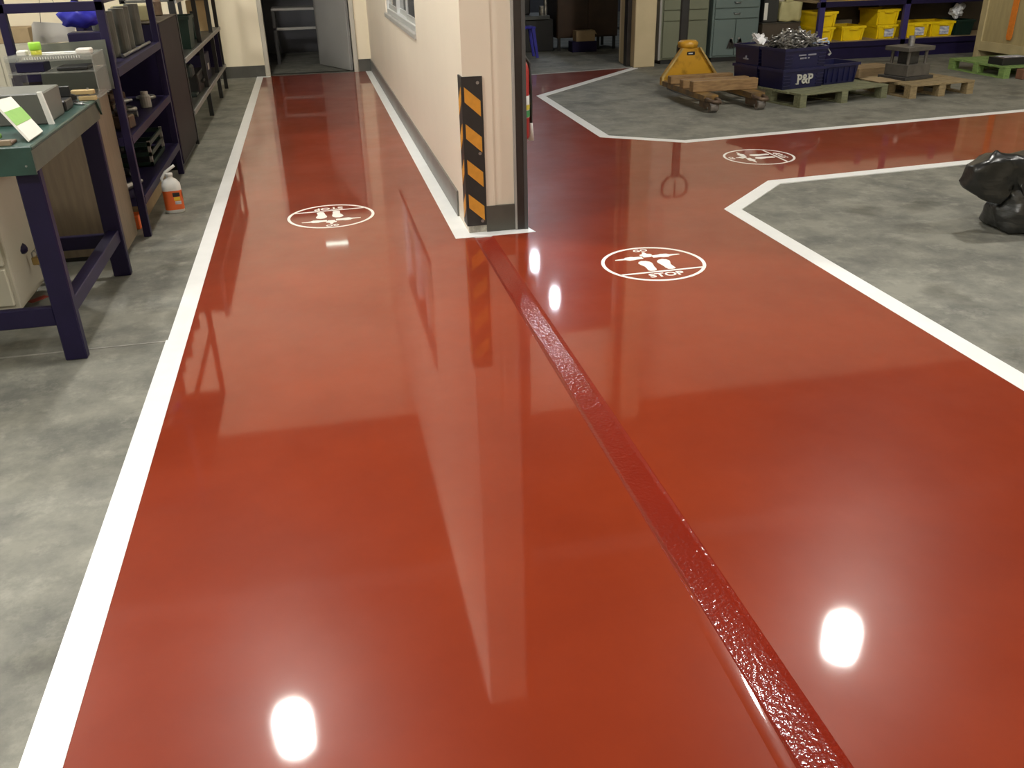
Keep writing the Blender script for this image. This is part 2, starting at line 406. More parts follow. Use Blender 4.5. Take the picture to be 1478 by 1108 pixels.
# partition between corridor and bay, with a window opening
PX0, PX1 = 0.83, 1.165
WY0, WY1, WZ0, WZ1 = 7.55, 10.36, 0.975, 2.05
PH = 4.0   # the partition stops below the roof
pw = wall('wall_partition', [(PX0, PX1, 5.275, WY0, 0, PH), (PX0, PX1, WY1, 13.75, 0, PH), (PX0, PX1, WY0, WY1, 0, WZ0), (PX0, PX1, WY0, WY1, WZ1, PH)], M_WALL2)
tag(pw, 'cream partition wall ending in a corner beside the steel post', 'wall')
bobj('corner_pillar', PX0 - 0.002, 1.0, 5.268, 5.45, 0.0, PH, M_WALL2, pw)
bobj('chipped_footing', PX0 - 0.001, 0.945, 5.262, 5.30, 0.0, 0.055, mat('chipped_concrete', (0.45, 0.42, 0.35), 0.8, var=0.5, scale=25, bump=0.5, bscale=40), pw)
# baseboards
b1 = struct(bobj('baseboard_left', PX0 - 0.012, PX0 + 0.01, 5.66, 13.75, 0.0, 0.175, mat('baseboard_side', (0.15, 0.145, 0.13), 0.35, var=0.3, scale=5)))
tag(b1, 'grey painted baseboard along the partition in the corridor', 'baseboard')
b2 = struct(bobj('baseboard_end', 0.94, 1.13, 5.255, 5.30, 0.0, 0.168, M_BASE)); tag(b2, 'dark grey baseboard across the partition end', 'baseboard')
b3 = struct(bobj('baseboard_back', -5.4, DX0 - 0.07, 13.735, 13.76, 0.0, 0.155, M_BASE)); tag(b3, 'dark grey baseboard left of the open doorway', 'baseboard')
b4 = struct(bobj('baseboard_right', DX1 + 0.07, PX0, 13.735, 13.76, 0.0, 0.175, M_BASE)); tag(b4, 'short dark grey baseboard between doorway and partition', 'baseboard')

# steel guide post at the end of the partition
gp = thing('steel_post', 'dark brown steel guide post at the end of the partition', 'post', (1.12, 5.245, 0))
pm = BM(); prism(pm, [(0.0, 0.0), (0.012, 0.0), (0.012, 0.029), (0.0, 0.029)], 0, PH); obj('flange', pm, M_GREYP, gp)
pm = BM(); prism(pm, [(0.010, 0.004), (0.060, 0.004), (0.060, 0.029), (0.010, 0.029)], 0, PH); obj('web', pm, M_STEELD, gp)
pm = BM(); prism(pm, [(0.058, 0.0), (0.080, 0.0), (0.080, 0.09), (0.058, 0.09)], 0, PH); obj('lip', pm, mat('post_grey', (0.075, 0.078, 0.08), 0.4, metal=0.3), gp)

# window in the partition
win = struct(thing('window_1', 'aluminium sliding window in the cream partition', 'window', (PX0, WY0, WZ0)))
WL = WY1 - WY0; WH = WZ1 - WZ0
for nm, b in (('window_sill', (-0.018, 0.12, -0.01, WL + 0.01, -0.03, 0.012)), ('window_frame', (0.012, 0.10, 0.0, 0.05, 0.012, WH)), ('window_frame', (0.012, 0.10, WL - 0.05, WL, 0.012, WH)),
              ('window_frame', (0.012, 0.10, 0.05, WL - 0.05, WH - 0.05, WH)), ('window_frame', (0.012, 0.10, 0.05, WL - 0.05, 0.012, 0.06))):
    bobj(nm, *b, M_ALU if nm == 'window_frame' else M_GREYP, win, bev=0.004)
for i in range(3):
    y0 = 0.05 + i * (WL - 0.1) / 3; y1 = y0 + (WL - 0.1) / 3; xx = 0.03 + 0.025 * (i % 2)
    sm = BM()
    for b in ((xx, xx + 0.025, y0 - 0.02, y0 + 0.025, 0.06, WH - 0.05), (xx, xx + 0.025, y1 - 0.025, y1 + 0.02, 0.06, WH - 0.05), (xx, xx + 0.025, y0 + 0.025, y1 - 0.025, 0.06, 0.105), (xx, xx + 0.025, y0 + 0.025, y1 - 0.025, WH - 0.095, WH - 0.05)):
        box(sm, *b)
    s = obj('sash', sm, M_ALU, win)
    bobj('pane', xx + 0.009, xx + 0.015, y0 + 0.02, y1 - 0.02, 0.10, WH - 0.09, M_GLASSD, s)

# open doorway with a leaf swung inwards
d1 = struct(thing('door_1', 'open grey door leaf in the dark corridor doorway', 'door', (0, 13.72, 0)))
for nm, b in (('door_frame', (DX0 - 0.065, DX0 + 0.0, -0.0, 0.19, 0.0, DH + 0.065)), ('door_frame', (DX1 - 0.0, DX1 + 0.065, -0.0, 0.19, 0.0, DH + 0.065)), ('door_frame', (DX0, DX1, 0.0, 0.19, DH, DH + 0.065))):
    bobj(nm, *b, M_DOORF, d1, bev=0.006)
lf = BM()
ML = Matrix.Translation((DX1 - 0.005, 0.16, 0)) @ Matrix.Rotation(math.radians(113), 4, 'Z')
box(lf, 0.0, 1.1, 0.0, 0.045, 0.012, DH - 0.01, 0.003, ML)
leaf = obj('door_leaf', lf, M_LEAF, d1)
hb = BM(); box(hb, 0.99, 1.05, -0.05, 0.0, 1.0, 1.03, 0.004, ML); box(hb, 0.92, 1.05, -0.055, -0.04, 1.005, 1.025, 0.004, ML); obj('door_handle', hb, M_STEEL, leaf)
# dark storeroom behind the doorway
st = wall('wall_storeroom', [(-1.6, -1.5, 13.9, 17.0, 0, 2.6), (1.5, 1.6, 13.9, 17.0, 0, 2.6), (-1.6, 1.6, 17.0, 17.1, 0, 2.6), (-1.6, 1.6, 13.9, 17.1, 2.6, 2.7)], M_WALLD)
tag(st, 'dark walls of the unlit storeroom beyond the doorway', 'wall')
sf = struct(bobj('floor_storeroom', -1.5, 1.5, 13.9, 17.0, -0.1, 0.0, M_CONC)); tag(sf, 'unlit dark floor beyond the corridor doorway', 'floor')
bt = thing('storeroom_bench', 'dim bench with two rails in the unlit storeroom', 'bench', (-0.55, 15.2, 0))
bobj('bench_top', 0, 0.95, 0, 0.5, 0.78, 0.82, M_GREYP, bt, 0.005)
bobj('rail', 0, 0.95, 0, 0.04, 0.50, 0.54, M_GREYP, bt, 0.004)
for x in (0.0, 0.90):
    for y in (0.0, 0.45): bobj('leg', x, x + 0.05, y, y + 0.05, 0, 0.78, M_BLK, bt)

# next hall beyond the wide opening
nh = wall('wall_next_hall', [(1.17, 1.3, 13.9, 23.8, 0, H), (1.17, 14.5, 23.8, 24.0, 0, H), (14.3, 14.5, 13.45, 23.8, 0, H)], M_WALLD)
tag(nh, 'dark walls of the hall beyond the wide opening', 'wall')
fh = struct(bobj('floor_next_hall', 1.3, 14.3, 14.0, 23.8, -0.12, 0.0, M_CONC2)); tag(fh, 'bluish concrete floor of the hall beyond the opening', 'floor')
fp = BM(); prism(fp, [(1.30, 12.17), (2.92, 12.385), (4.46, 12.605), (4.46, 14.01), (1.30, 14.01)], 0.0002, 0.004)
obj('threshold_floor', fp, M_CONC2, floor)
sheet('threshold_line', [(1.19, 12.15), (2.92, 12.385), (4.44, 12.60), (4.45, 12.66), (2.9, 12.445), (1.19, 12.21)], 0.002, 0.0068, mat('threshold_grey', (0.36, 0.35, 0.31), 0.6), floor)
# column beside the opening
cl = thing('column', 'ochre painted concrete column beside the olive steel cabinet', 'column', (4.47, 12.62, 0))
bobj('shaft', 0.0, 0.31, 0.0, 0.63, 0, H - 0.002, M_COLY, cl, 0.008)
bobj('guide_channel', -0.06, 0.0, 0.16, 0.30, 0, H - 0.002, M_STEELD, cl, 0.004)

# ---------------------------------------------------------------- lamps
# every lamp hangs above the picture; reflections or shadows place most, bright surfaces the walkway and rack lamps
def lamp(name, x, y, label, cool=False):
    z = LZ - 0.1 if cool else LZ
    r, ln = (0.085, 0.30) if cool else (0.17, 0.46)
    t = thing(name + '_offscreen', label, 'lamp', (x, y, z), 0, 'high bay lamps hung from the ceiling')
    b = BM(); lathe(b, [(r * 0.8, 0.0), (r + 0.05, 0.01), (r + 0.05, 0.03), (0.10, 0.10), (0.07, 0.24), (0.02, 0.26)], 28)
    obj('housing', b, M_LAMPH, t, smooth=True)
    b = BM(); lathe(b, [(0.004, -ln)] + [(r * math.sin(a), -ln + r - r * math.cos(a)) for a in [k * PI / 14 for k in range(1, 8)]] + [(r * 0.92, 0.0), (0.01, 0.002)], 28)
    obj(name + '_lens_offscreen', b, M_LENSC if cool else M_LENS, t)
    b = BM(); cyl(b, (0, 0, 0.25), (0, 0, CEIL_Z - z - 0.001), 0.012); obj('hanger', b, M_STEEL, t)
    return t
LZ = 5.2
lamp('corridor_lamp', -0.90, 6.36, 'round lamp hung over the corridor near the partition end')
lamp('crossing_lamp', 4.75, 6.25, 'round lamp hung over the red crossing walkway')
lamp('workbench_lamp', -2.15, 3.7, 'round lamp hung over the green workbench')
lamp('bay_lamp', 7.4, 2.9, 'round lamp hung over the bay beyond the black bag')
lamp('walkway_lamp', -1.3, -1.2, 'round lamp hung behind the viewer over the left border line')
lamp('rack_lamp', -4.2, 8.4, 'round lamp hung over the left bay behind the racks')
lamp('cupboard_lamp', 4.34, 16.6, 'cool white lamp over the brown cupboard in the next hall', True)
lamp('hall_lamp', 4.49, 19.0, 'cool white lamp over the middle of the next hall', True)
lamp('hall_end_lamp', 4.70, 21.3, 'cool white lamp near the far wall of the next hall', True)
em = thing('doorway_light_offscreen', 'small white tube light above the corridor doorway', 'light', (0.045, 13.75, 2.54))
bobj('case', -0.20, 0.20, -0.05, 0.0, -0.03, 0.06, M_GREYP, em, 0.006)
b = BM(); cyl(b, (-0.17, -0.06, 0), (0.17, -0.06, 0), 0.013, n=12); obj('doorway_tube_offscreen', b, M_LENSE, em)

# ================================================================== FLOOR MARKINGS
def footprint(side):
    pts = []
    prof = [(-0.062, 0.0), (-0.055, 0.045), (-0.050, 0.09), (-0.066, 0.14), (-0.072, 0.175), (-0.055, 0.205), (-0.02, 0.222), (0.02, 0.212), (0.045, 0.185), (0.052, 0.15), (0.040, 0.105), (0.028, 0.06), (0.024, 0.02), (0.012, -0.012), (-0.02, -0.024), (-0.05, -0.015)]
    return [(x * side, y) for x, y in prof]
HF = 1.35
def hand():
    # pointing hand drawn along +x
    return [(a, b_ * HF) for a, b_ in [(0.0, -0.020), (0.055, -0.022), (0.075, -0.030), (0.120, -0.026), (0.135, -0.012), (0.205, -0.006), (0.210, 0.004), (0.135, 0.010), (0.110, 0.026), (0.075, 0.024), (0.055, 0.018), (0.0, 0.016)]]
MZ0, MZ1 = RED_Z - 0.0005, RED_Z + 0.0012
def poly_obj(name, pts, M2, parent):
    b = BM(); P2 = [((M2 @ Vector((x, y, 0))).x, (M2 @ Vector((x, y, 0))).y) for x, y in pts]
    prism(b, P2, MZ0, MZ1); return obj(name, b, M_MARK, parent)
def fit_text(name, s, w_, h_, material, parent, c):
    me = text_mesh(s, 0.1, 0.0008, 0.0022); me.materials.clear(); me.materials.append(material)
    xs = [v.co.x for v in me.vertices]; ys_ = [v.co.y for v in me.vertices]
    sx = w_ / (max(xs) - min(xs)); sy = h_ / (max(ys_) - min(ys_)); cx = (max(xs) + min(xs)) / 2; cy = (max(ys_) + min(ys_)) / 2
    for v in me.vertices: v.co = Vector(((v.co.x - cx) * sx + c[0], (v.co.y - cy) * sy + c[1], v.co.z + RED_Z + 0.0003))
    o = bpy.data.objects.new(name, me); COL.objects.link(o); o.parent = parent; return o
def marking(x, y, rz, label):
    t = thing('stop_marking', label, 'floor marking', (x, y, 0), rz, 'white stop and go circles on the red walkway')
    R = 0.288
    b = BM(); n = 72
    for (r0, r1) in ((R - 0.019, R),):
        vs = [[b.verts.new((r * math.cos(2 * PI * i / n), r * math.sin(2 * PI * i / n), z)) for i in range(n)] for (r, z) in ((r0, MZ0), (r1, MZ0), (r1, MZ1), (r0, MZ1))]
        for i in range(n):
            j = (i + 1) % n
            for k in range(4): b.faces.new((vs[k][i], vs[k][j], vs[(k + 1) % 4][j], vs[(k + 1) % 4][i]))
    obj('ring', b, M_MARK, t)
    poly_obj('bar', [(-0.234, -0.146), (0.234, -0.146), (0.243, -0.129), (-0.243, -0.129)], Matrix(), t)
    F_ = Matrix.Scale(0.70, 4) @ Matrix.Scale(0.86, 4, (1, 0, 0))
    poly_obj('footprint', footprint(1), Matrix.Translation((-0.030, -0.102, 0)) @ Matrix.Rotation(0.06, 4, 'Z') @ F_, t)
    poly_obj('footprint', footprint(-1), Matrix.Translation((0.052, -0.102, 0)) @ Matrix.Rotation(-0.06, 4, 'Z') @ F_, t)
    H_ = Matrix.Scale(0.78, 4)
    poly_obj('pointing_hand', hand(), Matrix.Translation((-0.024, 0.105, 0)) @ Matrix.Rotation(PI, 4, 'Z') @ H_, t)
    poly_obj('pointing_hand', [(a, -b_) for a, b_ in hand()][::-1], Matrix.Translation((0.036, 0.108, 0)) @ H_, t)
    poly_obj('pointing_hand', [(a * 0.42, b_ * 0.95) for a, b_ in hand()], Matrix.Translation((0.006, 0.108, 0)) @ Matrix.Rotation(PI / 2 - 0.05, 4, 'Z'), t)
    fit_text('lettering', 'STOP', 0.196, 0.058, M_MARK, t, (0.004, -0.190))
    fit_text('lettering', 'GO', 0.084, 0.040, M_MARK, t, (0.008, 0.231))
    return t
marking(0.0, 5.925, math.radians(182.7), 'white STOP and GO circle in the corridor beside the partition')
marking(1.717, 4.408, math.radians(0.8), 'white STOP and GO circle between the partition corner and the right border line')
marking(3.485, 6.71, math.radians(88.5), 'white STOP and GO circle on the crossing walkway past the border corner')

# ================================================================== CORNER GUARD + EXTINGUISHER
cg = thing('corner_guard', 'black and yellow striped rubber guard on the partition corner', 'guard', (PX0, 5.27, 0))
GZ0, GZ1 = 0.052, 0.932
GW, GT = 0.112, 0.012
b = BM(); prism(b, [(-GT, -GT), (GW, -GT), (GW, -0.003), (-0.003, -0.003), (-0.003, GW), (-GT, GW)], GZ0, GZ1); obj('rubber_angle', b, M_BLACK, cg)
for i in range(4):
    zc = GZ0 + 0.115 + i * 0.208
    b = BM(); prism(b, [(0.004, zc + 0.085), (GW - 0.014, zc + 0.005), (GW - 0.014, zc - 0.085), (0.004, zc + 0.0)], -GT - 0.0022, -GT + 0.002, axis='y'); obj('stripe', b, M_YEL, cg)
    b = BM(); prism(b, [(0.004, zc + 0.085), (GW - 0.02, zc + 0.005), (GW - 0.02, zc - 0.085), (0.004, zc + 0.0)], -GT - 0.0022, -GT + 0.002, axis='x'); obj('stripe', b, M_YEL, cg)
for z in (GZ1 - 0.035, GZ0 + 0.44, GZ0 + 0.028):
    b = BM(); cyl(b, (GW - 0.028, -GT - 0.005, z), (GW - 0.028, -GT + 0.002, z), 0.009, 0.010); obj('bolt', b, M_STEEL, cg)

ex = thing('fire_extinguisher', 'red fire extinguisher hung on the partition behind the steel post', 'extinguisher', (1.252, 5.72, 0.47))
b = BM(); lathe(b, [(0.02, 0), (0.066, 0.004), (0.074, 0.02), (0.074, 0.42), (0.068, 0.455), (0.05, 0.482), (0.026, 0.497), (0.022, 0.51)], 28); body = obj('cylinder', b, M_EXTR, ex, smooth=True)
b = BM(); lathe(b, [(0.0755, 0.14), (0.0755, 0.275)], 28); lab = obj('label', b, M_WHITE, ex, smooth=True)
for z0, z1, mm in ((0.145, 0.185, mat('label_green', (0.05, 0.30, 0.10), 0.5)), (0.19, 0.22, mat('label_yellow', (0.60, 0.50, 0.05), 0.5))):
    b = BM()
    for k in range(26):
        pass
    n = 10; A0 = math.radians(-70); A1 = math.radians(25); r = 0.0762
    lo = [b.verts.new((r * math.cos(A0 + (A1 - A0) * i / n), r * math.sin(A0 + (A1 - A0) * i / n), z0)) for i in range(n + 1)]
    hi = [b.verts.new((v.co.x, v.co.y, z1)) for v in lo]
    for i in range(n): b.faces.new((lo[i], lo[i + 1], hi[i + 1], hi[i]))
    obj('label_band', b, mm, lab)
b = BM(); lathe(b, [(0.020, 0.505), (0.024, 0.515), (0.024, 0.545), (0.012, 0.56)], 16); obj('valve', b, M_BRASS, ex, smooth=True)
b = BM(); box(b, -0.012, 0.012, -0.10, 0.03, 0.548, 0.556, 0.002); box(b, -0.012, 0.012, -0.11, 0.03, 0.575, 0.583, 0.002, Matrix.Rotation(0.0, 4, 'X')); box(b, -0.012, 0.012, 0.02, 0.03, 0.548, 0.583, 0.001); obj('lever', b, M_STEEL, ex)
b = BM(); tube(b, [(0.0, 0.02, 0.53), (0.05, 0.055, 0.52), (0.085, 0.03, 0.46), (0.088, 0.01, 0.30), (0.086, 0.0, 0.16), (0.084, -0.005, 0.08)], 0.010); hs = obj('hose', b, M_BLK, ex, smooth=True)
b = BM(); cyl(b, (0.084, -0.005, 0.10), (0.082, -0.012, -0.01), 0.012, 0.02); obj('nozzle', b, M_WHITE, hs, smooth=True)
bobj('bracket', -0.088, -0.06, -0.04, 0.04, 0.36, 0.40, M_STEELD, ex)

# ================================================================== LEFT BAY: WORKBENCH
wbk = thing('workbench', 'navy steel workbench with a green rubber top beside the white line', 'workbench', (-1.13, 3.85, 0))
TL, TD, TZ = 2.0, 1.26, 0.94        # length to the left, depth, height
b = BM(); box(b, -TL, 0.01, -0.02, TD + 0.02, TZ - 0.018, TZ, 0.005); obj('green_mat', b, M_GREEN, wbk)
bobj('tabletop', -TL + 0.01, 0.003, -0.012, TD + 0.01, TZ - 0.105, TZ - 0.016, M_GREENE, wbk, 0.004)
b = BM(); prism(b, [(-TL, TZ - 0.11), (0.006, TZ - 0.11), (0.006, TZ - 0.004), (-TL, TZ - 0.004)], -0.024, -0.0125, axis='y'); obj('mat_skirt', b, M_GREEN, wbk)
b = BM(); cyl(b, (-0.025, -0.027, TZ - 0.075), (-0.025, -0.02, TZ - 0.075), 0.004); obj('screw', b, M_STEEL, wbk)
b = BM(); prism(b, [(TD - 0.05, TZ - 0.006), (TD + 0.022, TZ - 0.006), (TD + 0.022, TZ - 0.085)], 0.004, 0.014, axis='x'); obj('mat_flap', b, M_GREEN, wbk)
LW = 0.092
for x in (-LW, -TL + 0.06):
    for y in (0.03, TD - 0.03 - LW * 0.55):
        bobj('leg', x, x + LW, y, y + LW * 0.55, 0.0, TZ - 0.10, M_NAVY, wbk, 0.005)
bobj('stretcher', -TL + 0.12, -LW, 0.04, 0.075, 0.165, 0.25, M_NAVY, wbk, 0.004)
bobj('stretcher', -TL + 0.12, -LW, TD - 0.07, TD - 0.035, 0.165, 0.24, M_NAVY, wbk, 0.004)
for x in (-0.075, -TL + 0.08):
    bobj('side_stretcher', x, x + 0.06, 0.07, TD - 0.06, 0.195, 0.262, M_NAVY, wbk, 0.004)
b = BM(); tube(b, [(-0.405, 0.85, 0.295), (-0.44, 0.76, 0.295), (-0.47, 0.60, 0.27), (-0.56, 0.30, 0.20)], 0.028, 10); pp = obj('steel_bar', b, M_NAVYD, wbk, smooth=True)

# bunch of keys and a padlock hanging below the bench
ky = thing('padlock', 'brass padlock and keys hanging under the green workbench', 'padlock', (-1.49, 4.70, 0.245))
bobj('lock_body', -0.018, 0.018, -0.012, 0.012, -0.04, 0.0, M_BRASS, ky, 0.004)
b = BM(); tube(b, [(-0.012, 0, -0.005), (-0.012, 0, 0.02), (0, 0, 0.034), (0.012, 0, 0.02), (0.012, 0, -0.005)], 0.004); obj('shackle', b, M_STEEL, ky, smooth=True)
b = BM(); tube(b, [(0.03 + 0.022 * math.cos(a), 0.0, -0.045 + 0.022 * math.sin(a)) for a in [i * PI / 6 for i in range(13)]], 0.0025, 6); obj('key_ring', b, M_STEEL, ky)
for a in (-0.5, 0.1, 0.6):
    b = BM(); box(b, -0.007, 0.007, -0.0015, 0.0015, -0.055, 0.0, 0.0, Matrix.Translation((0.022, 0.004 * a, 0.02)) @ Matrix.Rotation(a, 4, 'Y')); obj('key', b, M_BRASS, ky)
b = BM(); tube(b, [(0.0, 0.0, 0.03), (0.0, 0.10, 0.045), (0.01, 0.38, 0.0)], 0.002, 5); obj('cord', b, M_CARD, ky)

# cream drawer unit standing under the bench
du = thing('drawer_unit', 'cream drawer unit standing under the green workbench', 'drawers', (-2.25, 4.42, 0))
bobj('carcass', 0, 0.72, 0.02, 0.50, 0.06, 0.70, mat('cream_sheet', (0.40, 0.37, 0.29), 0.5, var=0.06, scale=4), du, 0.005)
for i in range(3):
    d_ = bobj('drawer', 0.02, 0.70, 0.0, 0.03, 0.09 + i * 0.2, 0.275 + i * 0.2, mat('cream_front', (0.45, 0.42, 0.33), 0.45), du, 0.005)
    bobj('handle', 0.28, 0.44, -0.022, 0.0, 0.17 + i * 0.2, 0.185 + i * 0.2, M_STEEL, d_, 0.003)
for x in (0.02, 0.66): bobj('foot', x, x + 0.04, 0.04, 0.08, 0, 0.062, M_BLK, du)
tag(bobj('floor_tape', -1.60, -1.50, 4.68, 4.72, 0.0, 0.003, M_REDTAPE), 'short strip of red tape on the floor under the workbench', 'tape')
bpy.data.objects['floor_tape'].data.transform(Matrix.Translation((-1.55, 4.76, 0)) @ Matrix.Rotation(0.9, 4, 'Z') @ Matrix.Translation((1.55, -4.70, 0)))

# things on the bench
gb = thing('instrument_box', 'grey metal instrument box with a white corner edge on the workbench', 'box', (-1.175, 4.35, TZ))
bobj('case', -0.62, 0.0, 0.0, 0.30, 0.0, 0.132, M_GREYBOX, gb, 0.005)
b = BM(); prism(b, [(0.0, 0.0), (0.022, 0.0), (0.0, 0.137), (-0.018, 0.137)], -0.008, 0.012, axis='y'); obj('corner_edge', b, M_WHITE, gb)
pap = thing('paper_stack', 'white card sheet with a green band leaning on the workbench', 'paper', (-1.225, 3.90, TZ))
b = BM(); PM = Matrix.Translation((0.075, 0.01, 0.002)) @ Matrix.Rotation(math.radians(-35), 4, 'Z') @ Matrix.Rotation(math.radians(152), 4, 'Y')
PM = Matrix.Translation((0.0, 0.06, 0.0)) 
def quad_sheet(name, c, material, parent, th=0.008):
    b = BM(); cs = [Vector(x) for x in c]; nrm = (cs[1] - cs[0]).cross(cs[3] - cs[0]).normalized() * th
    lo = [b.verts.new(x) for x in cs]; hi = [b.verts.new(x + nrm) for x in cs]
    b.faces.new(lo[::-1]); b.faces.new(hi)
    for i in range(4): b.faces.new((lo[i], lo[(i + 1) % 4], hi[(i + 1) % 4], hi[i]))
    bmesh.ops.recalc_face_normals(b, faces=b.faces[:])
    return obj(name, b, material, parent)
# card: lower right edge rests on the mat, upper end leans back towards the box
A_ = Vector((0.078, 0.005, 0.003)); B_ = Vector((0.078, 0.21, 0.003)); C_ = Vector((-0.062, 0.385, 0.125)); D_ = Vector((-0.075, 0.19, 0.135))
card = quad_sheet('card', (A_, B_, C_, D_), M_PAPER, pap, 0.010)
def lerp(a, b_, t): return a + (b_ - a) * t
nn = (B_ - A_).cross(D_ - A_).normalized() * 0.0106
band = quad_sheet('green_band', tuple(x + nn for x in (lerp(A_, D_, 0.36), lerp(B_, C_, 0.36), lerp(B_, C_, 0.70), lerp(A_, D_, 0.70))), M_GREENBAND, card, 0.0008)
tr = thing('brown_tray', 'flat brown wooden tray on the near edge of the workbench', 'tray', (-1.32, 3.87, TZ))
bobj('tray_base', -0.4, 0.12, 0.0, 0.08, 0.0, 0.012, mat('tray_brown', (0.13, 0.075, 0.045), 0.5, var=0.3, scale=10), tr, 0.003)
bobj('tray_rim', -0.4, 0.12, -0.006, 0.002, 0.0, 0.022, mat('tray_rim', (0.26, 0.20, 0.13), 0.5), tr, 0.002)
sb = thing('dropper_bottle', 'small green bottle with a white tip beside the card sheet', 'bottle', (-1.275, 3.985, TZ + 0.0125))
b = BM(); lathe(b, [(0.010, 0), (0.012, 0.004), (0.012, 0.016), (0.005, 0.02)], 12); obj('bottle_body', b, M_GREENBAND, sb, smooth=True)
b = BM(); lathe(b, [(0.005, 0.018), (0.003, 0.036)], 10); obj('tip', b, M_WHITE, sb, smooth=True)

# clear acrylic organiser with a tray of rulers, standing behind the box
oz = thing('acrylic_organiser', 'clear acrylic two tier organiser holding rulers on the workbench', 'organiser', (-1.60, 5.40, 0.9055))
for z in (0.0, 0.135, 0.215):
    bobj('tier', 0.0, 0.44, 0.0, 0.30, z, z + 0.008, M_CLEAR, oz, 0.002)
for x in (0.0, 0.432):
    bobj('side', x, x + 0.008, 0.0, 0.30, 0.008, 0.222, M_CLEAR, oz)
bobj('front_lip', 0.0, 0.44, -0.006, 0.0, 0.20, 0.235, M_CLEAR, oz)
b = BM()
for i in range(22): box(b, 0.10 + i * 0.013, 0.104 + i * 0.013, -0.008, -0.004, 0.210, 0.222)
o_ = obj('ruler_ticks', b, M_WHITE, oz)
for i, (x0, x1, y0, nm, lb) in enumerate(((0.05, 0.40, 0.06, 'ruler', 'long white ruler lying on top of the acrylic organiser'), (0.10, 0.41, 0.13, 'ruler', 'white ruler lying behind the longer one on the acrylic organiser'))):
    q = BM(); box(q, -1.60 + x0, -1.60 + x1, 5.40 + y0, 5.40 + y0 + 0.04, 1.1288, 1.1328 + 0.004 * i, 0.001); tag(obj(nm, q, M_WHITE), lb, 'ruler', 'rulers on the organiser')
q = BM(); box(q, -1.245, -1.170, 5.42, 5.50, 1.1288, 1.158, 0.006); tag(obj('eraser_block', q, mat('pale_block', (0.55, 0.52, 0.47), 0.5)), 'pale square block at the end of the acrylic organiser', 'block')
q = BM(); box(q, -1.54, -1.49, 5.42, 5.48, 1.1288, 1.16, 0.006); tag(obj('white_pad', q, M_PAPER), 'small white pad beside the lime cup', 'pad')
cup = thing('pen_cup', 'lime green cup with a yellow lower half on the acrylic organiser', 'cup', (-1.445, 5.44, 1.1287))
b = BM(); lathe(b, [(0.024, 0.0), (0.026, 0.003), (0.028, 0.036)], 18); obj('cup_body', b, M_OLIVEY, cup, smooth=True)
b = BM(); lathe(b, [(0.029, 0.032), (0.031, 0.036), (0.031, 0.066), (0.028, 0.07)], 18); obj('cup_cap', b, M_LIME, cup, smooth=True)
q = BM(); box(q, -1.56, -1.42, 5.42, 5.56, 1.049, 1.10, 0.004); tag(obj('blue_box', q, M_NAVY), 'dark blue box inside the acrylic organiser', 'box')
q = BM(); box(q, -1.36, -1.20, 5.42, 5.58, 1.049, 1.07, 0.006); tag(obj('caliper_case', q, M_BLK), 'black caliper case inside the acrylic organiser', 'case')
bc = thing('stapler', 'glossy black stapler beside the instrument box on the workbench', 'stapler', (-1.27, 4.93, TZ))
b = BM(); box(b, -0.09, 0.09, -0.035, 0.035, 0.0, 0.02, 0.005); obj('stapler_base', b, M_BLK, bc)
b = BM(); prism(b, [(-0.095, 0.025), (0.09, 0.022), (0.092, 0.04), (0.04, 0.062), (-0.06, 0.072), (-0.095, 0.055)], -0.028, 0.028, axis='y'); obj('stapler_arm', b, M_BLK, bc)
bc.rotation_euler.z = 0.35
b = BM(); box(b, -0.16, 0.16, -0.055, 0.055, 0.0, 0.05, 0.008, Matrix.Rotation(0.25, 4, 'Z'))
o = obj('black_case', b, M_BLK, None, loc=(-1.30, 4.72, TZ)); o.location = (-1.28, 4.60, TZ)
bpy.data.objects.remove(o)
pk = thing('tool_case', 'open black tool case on the workbench beside the grey box', 'case', (-1.215, 4.76, TZ))
b = BM(); box(b, -0.06, 0.04, -0.06, 0.08, 0.0, 0.05, 0.006); obj('case_body', b, M_BLK, pk)
b = BM(); box(b, -0.06, 0.04, 0.07, 0.08, 0.05, 0.10, 0.003); obj('case_lid', b, M_BLK, pk)
wp = thing('wooden_clamp', 'small wooden clamp block at the far corner of the workbench', 'clamp', (-1.165, 5.045, TZ))
bobj('jaw', -0.06, 0.05, 0.0, 0.035, 0.03, 0.052, mat('pale_wood', (0.45, 0.32, 0.14), 0.6, var=0.2, scale=9), wp, 0.003)
bobj('jaw', -0.03, 0.055, 0.0, 0.03, 0.0, 0.022, mat('pale_wood', (0.45, 0.32, 0.14)), wp, 0.003)
b = BM(); cyl(b, (0.02, 0.015, 0.0), (0.02, 0.015, 0.06), 0.006); obj('spindle', b, M_STEEL, wp)
for i, (x, y, a, lb) in enumerate(((-1.20, 4.93, 0.5, 'steel scriber lying by the wooden clamp'), (-1.165, 4.90, -0.7, 'steel tweezers lying by the wooden clamp'))):
    b = BM(); MM = Matrix.Translation((x, y, TZ + 0.006)) @ Matrix.Rotation(a, 4, 'Z'); 
    cyl(b, MM @ Vector((-0.06, 0, 0)), MM @ Vector((0.03, 0, 0)), 0.0055); cyl(b, MM @ Vector((0.03, 0, 0)), MM @ Vector((0.075, 0, 0)), 0.0035, 0.001)
    tag(obj('scriber', b, M_STEEL, smooth=True), lb, 'tool')
tb = thing('spray_bottle', 'teal spray bottle standing at the back of the workbench', 'bottle', (-1.66, 5.03, TZ))
b = BM(); lathe(b, [(0.025, 0.0), (0.029, 0.004), (0.029, 0.15), (0.012, 0.19), (0.012, 0.20)], 18); obj('bottle_body', b, M_TEAL, tb, smooth=True)
